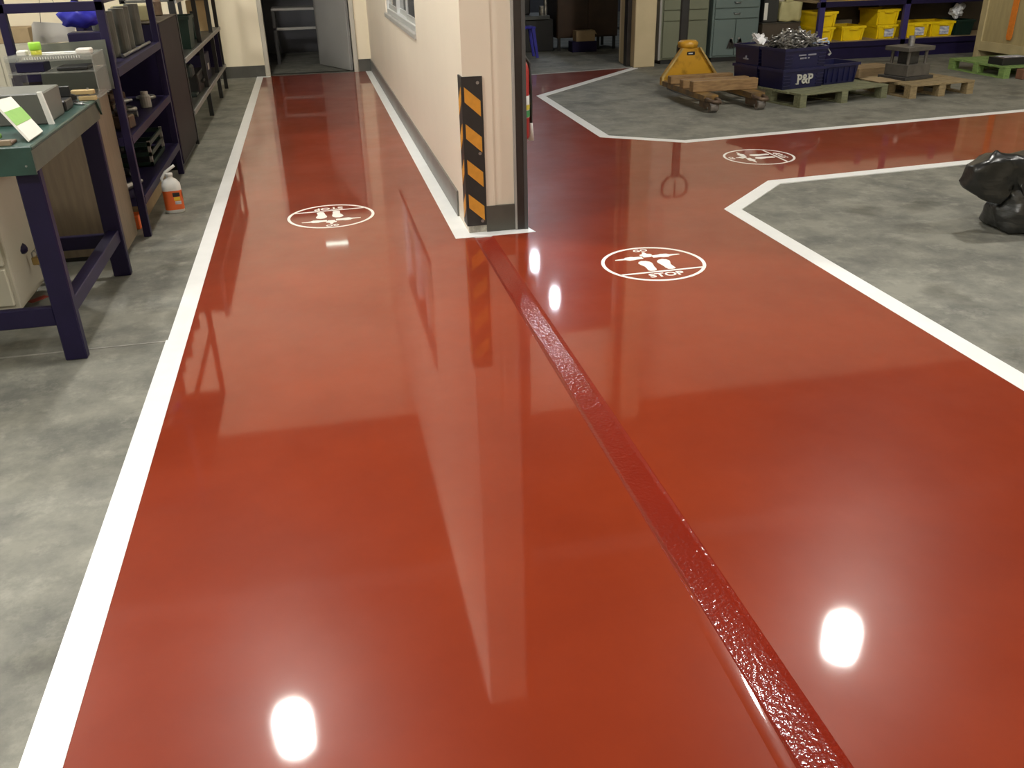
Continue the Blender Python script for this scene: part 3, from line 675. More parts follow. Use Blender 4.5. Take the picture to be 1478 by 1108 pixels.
b = BM(); lathe(b, [(0.014, 0.198), (0.014, 0.225), (0.010, 0.23)], 14); box(b, -0.008, 0.045, -0.008, 0.008, 0.228, 0.248, 0.002); obj('spray_head', b, M_WHITE, tb)

# ================================================================== CABINET BEHIND THE BENCH
wc = thing('wooden_cabinet', 'brown board cabinet between the workbench and the navy shelf', 'cabinet', (-1.205, 5.36, 0))
bobj('side_panel', -0.02, 0.0, 0.0, 0.425, 0.03, 0.905, M_WOODC, wc, 0.003)
bobj('back_panel', -1.1, -0.02, 0.0, 0.02, 0.03, 0.905, M_WOODD, wc, 0.003)
bobj('cabinet_top', -1.1, -0.02, 0.02, 0.425, 0.885, 0.905, M_WOODC, wc, 0.003)
bobj('plinth', -1.06, -0.03, 0.03, 0.42, 0.0, 0.035, M_BLK, wc)

# ================================================================== NAVY SHELF (near)
def rack(name, label, loc, x0, y1, levels, height, pw_, material, deck, dz=0.045, group=None):
    t = thing(name, label, 'shelf', loc, 0, group)
    for x in (x0, -pw_):
        for y in (0.0, y1 - pw_):
            bobj('post', x, x + pw_, y, y + pw_, 0, height, material, t, 0.003)
    for z in levels:
        s = bobj('shelf_board', x0 + 0.004, -0.006, 0.006, y1 - 0.006, z - 0.012, z, deck, t)
        bobj('front_rail', -0.012, 0.002, pw_, y1 - pw_, z - dz, z + 0.004, material, s)
        bobj('end_rail', x0 + pw_, -pw_, 0.0, 0.014, z - dz, z + 0.004, material, s)
    return t
r1 = rack('storage_rack', 'navy steel storage rack full of tools behind the workbench', (-1.13, 5.79, 0), -0.565, 1.84, (0.245, 0.615, 1.005), 2.05, 0.045, M_NAVYD, M_NAVY)
bobj('top_beam', -0.56, 0.0, 0.0, 0.03, 1.325, 1.375, M_NAVYD, r1, 0.003)
bobj('front_beam', -0.03, 0.0, 0.045, 1.795, 1.36, 1.40, M_NAVYD, r1, 0.003)
bobj('top_board', -0.56, 0.0, 0.0, 1.84, 2.0, 2.02, M_NAVYD, r1)
bobj('rear_sheet', -0.575, -0.566, 0.0, 1.84, 0.02, 0.985, M_NAVYD, r1)

# translucent sheet leaning on the rack end
ps = thing('plastic_sheet', 'translucent grey plastic sheet leaning against the navy rack', 'sheet', (-1.15, 5.765, 0.906))
b = BM(); prism(b, [(-0.39, 0.0), (-0.005, 0.0), (0.0, 0.268), (-0.372, 0.255)], -0.006, 0.0, axis='y'); obj('sheet', b, M_CLEARG, ps)
# hanging drawing sheet with its string
hp = thing('hanging_sheet', 'white drawing sheet hung on strings inside the navy rack', 'sheet', (-1.52, 6.2, 1.13))
b = BM(); prism(b, [(-0.13, 0.0), (0.11, 0.012), (0.13, 0.107), (-0.10, 0.128), (-0.115, 0.11)], -0.003, 0.0, axis='y'); obj('sheet', b, mat('sheet_paper', (0.48, 0.455, 0.41), 0.7, var=0.06, scale=12), hp)
b = BM(); tube(b, [(-0.06, -0.002, 0.12), (-0.03, -0.002, 0.30)], 0.0016, 5); tube(b, [(0.07, -0.002, 0.11), (0.02, -0.002, 0.30)], 0.0016, 5); obj('string', b, M_STEELD, hp)
b = BM()
bmesh.ops.create_icosphere(b, subdivisions=3, radius=1.0)
for v in b.verts:
    k = 1 + 0.16 * math.sin(v.co.x * 7 + 1) * math.sin(v.co.z * 6) + 0.1 * math.sin(v.co.y * 11 + v.co.z * 4)
    v.co = Vector((v.co.x * 0.115 * k, v.co.y * 0.06 * k, v.co.z * 0.07 * k - 0.02 * abs(v.co.x)))
tag(obj('blue_plastic_bag', b, M_BLUEBAG, None, smooth=True, loc=(-1.315, 6.02, 1.30)), 'crumpled blue plastic bag hung in the top of the navy rack', 'bag')
q = BM(); box(q, -1.40, -1.21, 5.99, 6.12, 1.006, 1.20, 0.006); tag(obj('black_box', q, M_NAVYD), 'dark box under the blue plastic bag on the navy rack', 'box')
# canisters on the rack's upper board
for i in range(5):
    t_ = BM(); lathe(t_, [(0.012, 0.0), (0.048, 0.0), (0.05, 0.005), (0.05, 0.275), (0.048, 0.28), (0.012, 0.28)], 18)
    o = obj('grey_canister', t_, mat('canister_grey', (0.06, 0.06, 0.05), 0.4, var=0.15, scale=9), None, smooth=False, loc=(-1.255 - 0.02 * (i % 2), 6.24 + 0.29 * i, 1.006))
    tag(o, ['tall grey canister nearest the plastic sheet on the navy rack', 'tall grey canister second from the plastic sheet on the navy rack', 'tall grey canister in the middle of the row on the navy rack', 'tall grey canister second from the purple grey cabinet', 'tall grey canister next to the purple grey cabinet'][i], 'canister', 'grey canisters on the navy rack')
# tools on the boards
def clutter(cx, cy, z, n, lab, ext_y, ext_x=0.35):
    for i in range(n):
        kind = i % 4
        x = cx - random.uniform(0.05, ext_x); y = cy + (i + 0.5) / n * ext_y
        b = BM(); a = random.uniform(0, PI)
        if kind == 0:
            cyl(b, (-0.11, 0, 0.022), (0.11, 0, 0.022), 0.022); cyl(b, (0.11, 0, 0.022), (0.15, 0, 0.022), 0.012); nm, lb, mm = 'steel_shaft', 'bare steel shaft lying on the ' + lab, M_STEEL
        elif kind == 1:
            box(b, -0.07, 0.07, -0.05, 0.05, 0, 0.08, 0.008); cyl(b, (0, 0, 0.08), (0, 0, 0.10), 0.03); nm, lb, mm = 'brown_jig', 'rusty brown jig block on the ' + lab, M_RUST
        elif kind == 2:
            tube(b, [(0.06 * math.cos(t), 0.06 * math.sin(t), 0.014) for t in [k * PI / 8 for k in range(17)]], 0.014, 8); nm, lb, mm = 'steel_ring', 'bright steel ring lying on the ' + lab, M_SCRAP
        else:
            lathe(b, [(0.035, 0), (0.038, 0.004), (0.038, 0.075), (0.026, 0.09), (0.026, 0.11), (0.01, 0.112)], 14); nm, lb, mm = 'small_jar', 'small jar standing on the ' + lab, M_GREYP
        o = obj(nm, b, mm, None, loc=(x, y, z)); o.rotation_euler.z = a
        tag(o, lb, 'tool' if kind != 3 else 'jar', 'tools on the ' + lab)
clutter(-1.15, 5.95, 1.006 - 0.39, 11, 'middle board of the navy rack', 1.55)
clutter(-1.15, 6.0, 0.246, 5, 'lowest board of the navy rack', 0.6)
q = BM(); cyl(q, (0, 0, 0), (0.02, 1.0, 0.0), 0.010); tag(obj('steel_rod', q, M_STEEL, None, loc=(-1.20, 6.45, 1.018)), 'bright steel rod lying along the upper board of the navy rack', 'rod')
cr = thing('plastic_crate', 'black open crate on the lowest board of the navy rack', 'crate', (-1.20, 6.75, 0.246))
for i, z in enumerate((0.0, 0.07, 0.14)):
    bobj('slat', -0.32, 0.0, 0.0, 0.012, z, z + 0.03, M_DGREEN, cr); bobj('slat', -0.012, 0.0, 0.012, 0.6, z, z + 0.03, M_DGREEN, cr)
    bobj('slat', -0.32, 0.0, 0.6, 0.612, z, z + 0.03, M_DGREEN, cr)
bobj('crate_floor', -0.32, 0.0, 0.0, 0.612, -0.0005, 0.008, M_BLK, cr)
for (x, y) in ((-0.02, 0.0), (-0.02, 0.59), (-0.32, 0.0), (-0.32, 0.59)): bobj('corner', x, x + 0.02, y, y + 0.022, 0, 0.175, M_GREYP, cr)
ot = BM(); box(ot, -1.30, -1.22, 5.98, 6.10, 0.0, 0.09, 0.006); tag(obj('orange_tin', ot, M_ORANGE), 'orange tin on the floor under the navy rack', 'tin')
bx = BM(); box(bx, -1.55, -1.22, 6.15, 7.3, 0.0, 0.12, 0.006); tag(obj('brown_box', bx, M_CARD), 'flat brown box on the floor under the navy rack', 'box')

# ================================================================== PURPLE-GREY CABINET
pc = thing('steel_cabinet', 'purple grey steel cabinet between the two racks', 'cabinet', (-1.135, 7.745, 0))
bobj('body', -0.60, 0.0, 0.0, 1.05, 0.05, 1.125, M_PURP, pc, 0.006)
bobj('plinth', -0.58, -0.02, 0.02, 1.03, 0.0, 0.055, M_BLK, pc)
bobj('shade_panel', -0.60, -0.003, -0.006, 0.0, 0.05, 1.12, M_NAVYD, pc)  # dark sheet over the near face, standing in for shade inside the rack
bobj('top_plate', -0.61, 0.004, -0.004, 1.054, 1.125, 1.135, M_DARKB, pc, 0.002)
q = BM(); box(q, -1.50, -1.22, 7.95, 8.25, 1.136, 1.25, 0.006); tag(obj('cream_carton', q, mat('cream_carton', (0.42, 0.38, 0.22), 0.6, var=0.1, scale=8)), 'cream carton on top of the purple grey cabinet', 'carton')
q = BM(); lathe(q, [(0.04, 0), (0.05, 0.005), (0.05, 0.11), (0.03, 0.13)], 16); tag(obj('tin_can', q, M_RUST, None, loc=(-1.26, 8.60, 1.136)), 'brown tin can on top of the purple grey cabinet', 'can')

# ================================================================== GREY RACK (far)
r2 = thing('parts_rack', 'grey board rack on dark posts beside the corridor end wall', 'rack', (-1.12, 8.86, 0))
RL = 3.86
for z in (0.30, 0.755, 1.25, 1.7):
    s = bobj('shelf_board', -0.46, -0.004, 0.0, RL, z - 0.02, z, M_SHELFG, r2, 0.003)
    bobj('front_rail', -0.012, 0.0, 0.0, RL, z - 0.035, z + 0.004, M_GREYP, s)
for y in (0.0, 1.62, 2.95, RL - 0.05):
    for x in (-0.06, -0.47):
        bobj('post', x, x + 0.045, y, y + 0.045, 0, 1.75, M_BLK, r2, 0.002)
bobj('divider', -0.45, -0.02, RL - 0.30, RL - 0.28, 0.30, 0.735, M_NAVYD, r2)
bobj('rear_sheet', -0.475, -0.465, 1.9, RL, 0.28, 0.735, M_NAVYD, r2)
def open_bin(name, label, cat, loc, w_, d_, h_, material, rz=0.0, taper=0.06, group=None, wall_t=0.008, parts=True):
    """open-topped tapered bin: width along local x, depth along local y"""
    t = thing(name, label, cat, loc, rz, group)
    b = BM(); tw, td = w_ * taper, d_ * taper
    def ring(w0, d0, z): return [b.verts.new((sx * w0 / 2, sy * d0 / 2, z)) for sx, sy in ((-1, -1), (1, -1), (1, 1), (-1, 1))]
    o0 = ring(w_ - 2 * tw, d_ - 2 * td, 0); o1 = ring(w_, d_, h_); i1 = ring(w_ - 2 * wall_t, d_ - 2 * wall_t, h_); i0 = ring(w_ - 2 * tw - 2 * wall_t, d_ - 2 * td - 2 * wall_t, wall_t)
    b.faces.new(o0[::-1]); b.faces.new(i0)
    for A, B in ((o0, o1), (o1, i1), (i1, i0)):
        for k in range(4): b.faces.new((A[k], A[(k + 1) % 4], B[(k + 1) % 4], B[k]))
    bmesh.ops.recalc_face_normals(b, faces=b.faces[:])
    obj('bin_body', b, material, t)
    if parts:
        b = BM(); e = 0.012; hh = 0.028
        for bb in ((-w_ / 2 - e, w_ / 2 + e, -d_ / 2 - e, -d_ / 2 + 0.004), (-w_ / 2 - e, w_ / 2 + e, d_ / 2 - 0.004, d_ / 2 + e), (-w_ / 2 - e, -w_ / 2 + 0.004, -d_ / 2 + 0.004, d_ / 2 - 0.004), (w_ / 2 - 0.004, w_ / 2 + e, -d_ / 2 + 0.004, d_ / 2 - 0.004)):
            box(b, bb[0], bb[1], bb[2], bb[3], h_ - hh, h_ + 0.003)
        obj('rim', b, material, t)
    return t
open_bin('green_bin', 'dark green bin on the upper board of the grey rack', 'bin', (-1.30, 9.95, 0.756), 0.30, 0.40, 0.30, M_DGREEN)
for i, (y, z, mm, lb) in enumerate(((10.95, 0.756, M_DGREEN, 'green spray bottle on the upper board of the grey rack'), (9.25, 0.301, M_DGREEN, 'green spray bottle on the lower board of the grey rack'))):
    t = thing('spray_bottle', lb, 'bottle', (-1.25, y, z))
    b = BM(); lathe(b, [(0.04, 0), (0.045, 0.005), (0.045, 0.16), (0.016, 0.21), (0.016, 0.23)], 16); obj('bottle_body', b, mm, t, smooth=True)
    b = BM(); lathe(b, [(0.02, 0.228), (0.02, 0.255), (0.012, 0.26)], 12); box(b, -0.01, 0.06, -0.01, 0.01, 0.258, 0.285, 0.003); obj('spray_head', b, M_BLK, t)
q = BM(); box(q, -1.42, -1.20, 12.05, 12.45, 0.756, 1.10, 0.006); tag(obj('brown_carton', q, mat('carton_tan', (0.42, 0.28, 0.13), 0.7, var=0.15, scale=6)), 'tan carton at the far end of the grey rack', 'carton')
q = BM(); box(q, -1.45, -1.25, 10.35, 10.6, 0.756, 0.93, 0.005); tag(obj('glass_tank', q, mat('pale_tank', (0.20, 0.23, 0.19), 0.3)), 'pale plastic tank beside the green bin on the grey rack', 'tank')
pm_ = thing('power_tool_case', 'black tool case with a white tag under the grey upper board', 'case', (-1.32, 10.3, 0.301))
bobj('case_body', -0.10, 0.14, -0.30, 0.35, 0.0, 0.19, M_BLK, pm_, 0.01)
bobj('case_handle', 0.14, 0.165, -0.08, 0.10, 0.08, 0.11, M_BLK, pm_, 0.004)
q = thing('drill_press_head', 'dark drill head under the upper board of the grey rack', 'drill', (-1.28, 9.85, 0.301))
b = BM(); box(b, -0.08, 0.08, -0.1, 0.14, 0.18, 0.30, 0.02); cyl(b, (0, 0, 0.0), (0, 0, 0.18), 0.03); box(b, -0.09, 0.09, -0.1, 0.1, 0.0, 0.03, 0.005); obj('drill_body', b, mat('drill_dark', (0.02, 0.03, 0.028), 0.5), q)
q = thing('wall_box', 'dark blue box with a white tag on the lower board of the grey rack', 'box', (-1.24, 11.25, 0.301))
bobj('box_body', -0.15, 0.05, -0.25, 0.25, 0.0, 0.28, M_NAVYD, q, 0.006)
b = BM(); box(b, 0.05, 0.053, -0.06, 0.06, 0.10, 0.17); obj('paper_tag', b, M_PAPER, q)

# brown carton on a cream cupboard at the far end of the left bay
cc = thing('cream_cupboard', 'cream cupboard at the far end wall of the left bay', 'cupboard', (-3.95, 13.2, 0))
bobj('carcass', -0.6, 0.6, 0.0, 0.54, 0.05, 0.62, mat('cream_sheet', (0.40, 0.37, 0.29)), cc, 0.005)
for x in (-0.59, 0.005): bobj('cupboard_door', x, x + 0.585, -0.02, 0.0, 0.08, 0.60, mat('cream_front', (0.45, 0.42, 0.33)), cc, 0.004)
bobj('plinth', -0.58, 0.58, 0.02, 0.5, 0.0, 0.052, M_BLK, cc)
q = BM(); box(q, -4.25, -3.55, 13.25, 13.65, 0.621, 0.80, 0.005); tag(obj('brown_carton', q, M_CARD), 'brown carton on top of the cream cupboard', 'carton')

# ================================================================== DETERGENT JUG
jg = thing('detergent_jug', 'white detergent jug with an orange label on the floor by the navy rack', 'jug', (-1.052, 6.38, 0))
b = BM()
def rrect(w_, d_, z, r=0.02, n=5):
    pts = []
    for cx, cy, a0 in ((w_ / 2 - r, d_ / 2 - r, 0), (-w_ / 2 + r, d_ / 2 - r, PI / 2), (-w_ / 2 + r, -d_ / 2 + r, PI), (w_ / 2 - r, -d_ / 2 + r, 1.5 * PI)):
        for i in range(n): pts.append((cx + r * math.cos(a0 + i / (n - 1) * PI / 2), cy + r * math.sin(a0 + i / (n - 1) * PI / 2), z))
    return pts
secs = [(0.115, 0.095, 0.0, 0.03), (0.125, 0.105, 0.008, 0.03), (0.125, 0.105, 0.17, 0.035), (0.12, 0.10, 0.195, 0.04), (0.085, 0.075, 0.222, 0.034), (0.045, 0.045, 0.235, 0.02), (0.042, 0.042, 0.25, 0.02)]
rings = [[b.verts.new(p) for p in rrect(*s)] for s in secs]
for A, B in zip(rings, rings[1:]):
    for k in range(len(A)): b.faces.new((A[k], A[(k + 1) % len(A)], B[(k + 1) % len(A)], B[k]))
b.faces.new(rings[0][::-1]); b.faces.new(rings[-1])
obj('jug_body', b, M_WHITE, jg, smooth=True)
b = BM(); rings = [[b.verts.new(p) for p in rrect(0.1262, 0.1062, z, 0.0305)] for z in (0.025, 0.155)]
for k in range(len(rings[0])): b.faces.new((rings[0][k], rings[0][(k + 1) % len(rings[0])], rings[1][(k + 1) % len(rings[0])], rings[1][k]))
jl = obj('jug_label', b, M_ORANGE, jg, smooth=True)
for nm, bb, mm in (('label_patch', (0.0635, 0.0642, -0.045, -0.005, 0.115, 0.142), M_BLK), ('label_patch', (0.0635, 0.0644, -0.035, 0.0, 0.088, 0.112), mat('label_gold', (0.75, 0.50, 0.03), 0.5)), ('label_patch', (0.0635, 0.0643, -0.03, 0.005, 0.062, 0.084), M_SCREEN)):
    bobj(nm, *bb, mm, jl)
for nm, bb, mm in (('label_patch', (0.0, 0.045, -0.0542, -0.0535, 0.115, 0.142), M_BLK), ('label_patch', (0.005, 0.045, -0.0544, -0.0535, 0.088, 0.112), mat('label_gold', (0.75, 0.50, 0.03))), ('label_patch', (0.008, 0.048, -0.0543, -0.0535, 0.062, 0.084), M_SCREEN)):
    bobj(nm, *bb, mm, jl)
b = BM(); tube(b, [(-0.045, 0, 0.20), (-0.05, 0.0, 0.235), (-0.02, 0.0, 0.275), (0.02, 0.0, 0.30), (0.045, 0, 0.315)], 0.010, 8); obj('jug_handle', b, M_WHITE, jg, smooth=True)
b = BM(); lathe(b, [(0.024, 0.247), (0.024, 0.268), (0.014, 0.272)], 16); obj('jug_cap', b, M_WHITE, jg, smooth=True)
jg.rotation_euler.z = 0.15

# ================================================================== RIGHT BAY: PALLET TRUCK
pt = thing('pallet_truck', 'yellow hand pallet truck with lowered forks and black handle', 'pallet truck', (4.27, 8.72, 0), math.radians(0))
FO = 0.34; FWD = 0.155
for s in (-1, 1):
    x0 = s * FO - (FWD if s > 0 else 0); x1 = x0 + FWD
    b = BM(); prism(b, [(x0, 0.16), (x1, 0.16), (x1, 1.42), (x0, 1.42)], 0.105, 0.16)
    fk = obj('fork', b, mat('fork_worn_yellow', (0.26, 0.15, 0.04), 0.4, scale=7, col2=(0.09, 0.06, 0.035)), pt)
    # rounded open fork tip
    b = BM(); cx = (x0 + x1) / 2
    tube(b, [(x0 + 0.02, 0.20, 0.125), (x0 + 0.025, 0.08, 0.12), (cx - 0.03, 0.01, 0.115), (cx + 0.03, 0.01, 0.115), (x1 - 0.025, 0.08, 0.12), (x1 - 0.02, 0.20, 0.125)], 0.022, 8)
    obj('fork_tip', b, M_RUST, fk, smooth=True)
    b = BM(); cyl(b, (cx - 0.04, 0.11, 0.045), (cx + 0.04, 0.11, 0.045), 0.045, n=20); rw = obj('load_roller', b, mat('roller_grey', (0.20, 0.18, 0.16), 0.5, var=0.3, scale=14), fk)
    b = BM(); cyl(b, (cx - 0.06, 0.11, 0.045), (cx + 0.06, 0.11, 0.045), 0.012); obj('axle', b, M_STEEL, rw)
    b = BM(); box(b, cx - 0.055, cx - 0.043, 0.08, 0.34, 0.03, 0.11, 0.003); box(b, cx + 0.043, cx + 0.055, 0.08, 0.34, 0.03, 0.11, 0.003); obj('roller_bracket', b, M_RUST, fk)
    b = BM(); cyl(b, (cx, 0.30, 0.08), (cx, 1.40, 0.07), 0.012); obj('push_rod', b, M_STEEL, fk)
# triangular head frame
b = BM(); prism(b, [(-0.345, 0.11), (0.345, 0.11), (0.345, 0.19), (0.115, 0.50), (-0.115, 0.50), (-0.345, 0.19)], 1.40, 1.44, axis='y'); hf = obj('head_frame', b, M_PTY, pt)
b = BM()
for s in (-1, 1):
    prism(b, [(s * 0.345, 0.11), (s * 0.345, 0.20), (s * 0.115, 0.505), (s * 0.095, 0.505), (s * 0.32, 0.19), (s * 0.32, 0.11)], 1.372, 1.40, axis='y')
obj('frame_flange', b, mat('truck_yellow_worn', (0.48, 0.34, 0.12), 0.4, var=0.4, scale=12), hf)
b = BM(); box(b, -0.045, 0.05, 1.394, 1.3998, 0.425, 0.462, 0.004); pl_ = obj('name_plate', b, M_BLK, hf)
b = BM(); box(b, -0.03, 0.02, 1.391, 1.3945, 0.436, 0.450); obj('plate_print', b, M_PRINTL, pl_)
b = BM(); lathe(b, [(0.10, 0.495), (0.115, 0.505), (0.118, 0.555), (0.09, 0.575), (0.02, 0.578)], 24, (0, 1.50, 0)); obj('pump_cap', b, M_PTY, pt, smooth=True)
b = BM(); cyl(b, (0, 1.52, 0.10), (0, 1.52, 0.50), 0.06, n=18); obj('pump_body', b, M_STEELD, pt)
for s in (-1, 1):
    b = BM(); cyl(b, (s * 0.03, 1.56, 0.09), (s * 0.09, 1.56, 0.09), 0.09, n=22); obj('steer_wheel', b, M_BLK, pt)
b = BM(); box(b, -0.075, 0.075, 1.60, 1.66, 0.42, 0.52, 0.01); obj('handle_pivot', b, M_BLK, pt)
b = BM(); box(b, -0.052, 0.052, 1.63, 1.67, 0.45, 1.06, 0.012); hd = obj('handle_shaft', b, M_BLK, pt)
b = BM(); tube(b, [(0.0, 1.65, 1.02), (-0.10, 1.65, 1.06), (-0.165, 1.65, 1.14), (-0.165, 1.65, 1.25), (-0.10, 1.65, 1.30), (0.10, 1.65, 1.30), (0.165, 1.65, 1.25), (0.165, 1.65, 1.14), (0.10, 1.65, 1.06), (0.0, 1.65, 1.02)], 0.018, 8); obj('handle_loop', b, M_BLK, hd, smooth=True)
b = BM(); tube(b, [(0.0, 1.65, 1.30), (0.0, 1.64, 1.10)], 0.010, 6); obj('release_lever', b, M_STEELD, hd)

# wooden beams lying across the forks
for (xa, xb, y, h_, rz, lb) in ((-0.37, 0.38, 0.46, 0.112, 0.02, 'thick wooden beam across the pallet truck fork tips'), (-0.36, 0.42, 0.76, 0.09, 0.015, 'wooden beam across the middle of the pallet truck forks'), (-0.36, 0.40, 1.12, 0.085, 0.02, 'wooden beam across the forks against the yellow head frame')):
    t = BM(); box(t, xa, xb, -0.05, 0.05, 0.0, h_, 0.006)
    o = obj('wooden_beam', t, M_WOOD, None, loc=(4.27, 8.72 + y, 0.1605)); o.rotation_euler.z = rz
    tag(o, lb, 'beam', 'wooden beams on the pallet truck')

# ================================================================== PALLETS
def pallet(name, label, loc, rz, Lx, Ly, h_, material, nb=5, along='x', block_mat=None, group='wooden pallets in the right bay'):
    t = thing(name, label, 'pallet', loc, rz, group)
    bm_ = block_mat or material
    bt_ = 0.022
    for i in range(nb):
        if along == 'x':
            wdt = Ly / nb - 0.025; y0 = i * (Ly - wdt) / (nb - 1)
            bobj('deck_board', 0, Lx, y0, y0 + wdt, h_ - bt_ - 0.002 * (i % 2), h_ - 0.001 * (i % 2), material, t, 0.002)
        else:
            wdt = Lx / nb - 0.025; x0 = i * (Lx - wdt) / (nb - 1)
            bobj('deck_board', x0, x0 + wdt, 0, Ly, h_ - bt_ - 0.002 * (i % 2), h_ - 0.001 * (i % 2), material, t, 0.002)
    for ix in range(3):
        xx = ix * (Lx - 0.09) / 2
        bobj('bottom_board', xx, xx + 0.09, 0.0, Ly, 0.0, 0.016, bm_, t)
        for iy in range(3):
            yy = iy * (Ly - 0.10) / 2
            bobj('block', xx, xx + 0.09, yy + 0.002, yy + 0.10, 0.016, h_ - bt_ - 0.002, bm_, t, 0.002)
    return t
A15 = math.radians(14)
pallet('wooden_pallet', 'olive green pallet carrying the blue bins', (4.945, 8.735, 0), A15, 1.25, 1.0, 0.145, M_PALG)
pallet('wooden_pallet', 'small tan pallet carrying the steel die set', (6.33, 8.88, 0), math.radians(6), 0.86, 0.78, 0.145, M_WOODP, nb=4)
pallet('wooden_pallet', 'bright green pallet in front of the plywood crate', (8.25, 9.82, 0), 0.0, 1.02, 1.05, 0.14, M_PALGR, nb=4, along='x', block_mat=M_PALGR)
q = BM(); box(q, 0, 0.22, 0, 0.12, 0, 0.115, 0.006); tag(obj('wood_block', q, M_PALRED, None, loc=(8.40, 9.68, 0)), 'reddish brown block in front of the green pallet', 'block')

def on_pallet(a, b_): # local coordinates on the olive pallet -> world
    v = Matrix.Rotation(A15, 4, 'Z') @ Vector((a, b_, 0)); return (4.945 + v.x, 8.735 + v.y)
# blue bins
def blue_bin(a, b_, z, w_, d_, h_, label, rot=0.0, ribs=True, taper=0.025):
    x, y = on_pallet(a, b_)
    t = open_bin('blue_bin', label, 'bin', (x, y, z), w_, d_, h_, M_BLUEB, A15 + rot, taper=taper, group='blue bins on the olive pallet')
    if ribs:
        for k in range(4):
            z0 = 0.03 + k * (h_ - 0.07) / 4
            for xx in (-w_ / 2 + 0.06, w_ / 2 - 0.06):
                bb = BM(); box(bb, xx - 0.05, xx + 0.05, -d_ / 2 - 0.006, -d_ / 2 + 0.02, z0, z0 + 0.008); obj('rib', bb, M_BLUEB, t)
    return t
Bz = 0.146
bA = blue_bin(0.30, 0.50, Bz, 0.58, 0.38, 0.205, 'lower blue bin lettered P&P in white')
RX = Matrix.Rotation(PI / 2, 4, 'X')
pp_ = text_obj('lettering', 'P&P', 0.135, mat('stencil_white', (0.50, 0.50, 0.44), 0.6, var=0.2, scale=20), bA, Matrix.Translation((0.02, -0.1905, 0.09)) @ RX, thick=0.004, bold=0.003)
xs_ = sorted(v.co.x for v in pp_.data.vertices); zs_ = sorted(v.co.z for v in pp_.data.vertices)
wP = (xs_[-1] - xs_[0]); hP = zs_[-1] - zs_[0]; stc = MATS['stencil_white']
for x_s in (xs_[0] + 0.010, xs_[-1] - 0.262 * wP):
    for z_s, w_s in ((zs_[0] + 0.003, 0.026), (zs_[-1] - 0.004, 0.020)):
        bb = BM(); box(bb, x_s - w_s, x_s + 0.014, -0.1945, -0.180, z_s - 0.005, z_s + 0.005); obj('letter_serif', bb, stc, bA)
bB = blue_bin(0.30, 0.50, Bz + 0.206, 0.58, 0.38, 0.205, 'upper blue bin heaped with metal offcuts')
for i, (x0, x1, z) in enumerate(((-0.10, 0.0, 0.125), (0.03, 0.14, 0.125), (-0.08, -0.03, 0.095), (-0.02, 0.01, 0.095), (0.03, 0.05, 0.095))):
    bb = BM(); box(bb, x0, x1, -0.1935, -0.18, z, z + 0.014); obj('faded_print', bb, M_PRINT, bB)
bC = blue_bin(0.255, 0.92, Bz, 0.50, 0.40, 0.205, 'lower blue bin behind the P&P bin')
bD = blue_bin(0.255, 0.92, Bz + 0.206, 0.50, 0.40, 0.205, 'upper blue bin with white scraps behind the heaped bin')
bb = BM(); box(bb, -0.2535, -0.23, -0.03, 0.05, 0.055, 0.068); box(bb, -0.2535, -0.23, 0.0, 0.018, 0.07, 0.095); obj('logo', bb, M_PRINT, bD)
bE = blue_bin(0.865, 0.52, Bz, 0.50, 0.38, 0.21, 'single open blue bin beside the stack', ribs=False, taper=0.06)
for k in range(6):
    bb = BM(); xx = -0.20 + k * 0.08; prism(bb, [(xx - 0.004, 0.02), (xx + 0.004, 0.02), (xx + 0.004, 0.17), (xx - 0.004, 0.17)], -0.192, -0.165, axis='y'); obj('rib', bb, M_BLUEB, bE)

# heap of metal offcuts (a tangle nobody could count)
hb = BM(); rnd = random.Random(3)
for i in range(420):
    u = rnd.uniform(-1, 1); v = rnd.uniform(-1, 1); top = 0.19 * (1 - 0.35 * u * u - 0.35 * v * v)
    z = rnd.uniform(0.0, 1) ** 0.6 * top
    L_ = rnd.uniform(0.03, 0.11); MM = Matrix.Translation((u * 0.235, v * 0.15, z)) @ Euler((rnd.uniform(-.7, .7), rnd.uniform(-.7, .7), rnd.uniform(0, PI))).to_matrix().to_4x4()
    box(hb, -L_ / 2, L_ / 2, -0.009, 0.009, -0.003, 0.003, 0, MM)
    if i % 3 == 0: box(hb, L_ / 2 - 0.004, L_ / 2, -0.009, 0.009, -0.003, 0.03, 0, MM)
x, y = on_pallet(0.29, 0.50)
hp_ = obj('metal_offcuts', hb, M_SCRAP, None, loc=(x, y, Bz + 0.206 + 0.185)); hp_.rotation_euler.z = A15
tag(hp_, 'heap of shiny metal offcuts piled in the upper blue bin', 'metal offcuts'); hp_['kind'] = 'stuff'
cb_ = BM(); box(cb_, -0.23, 0.23, -0.15, 0.15, 0.0, 0.178); o = obj('offcut_bulk', cb_, M_DIED, hp_, loc=(0, 0, -0.18)); 
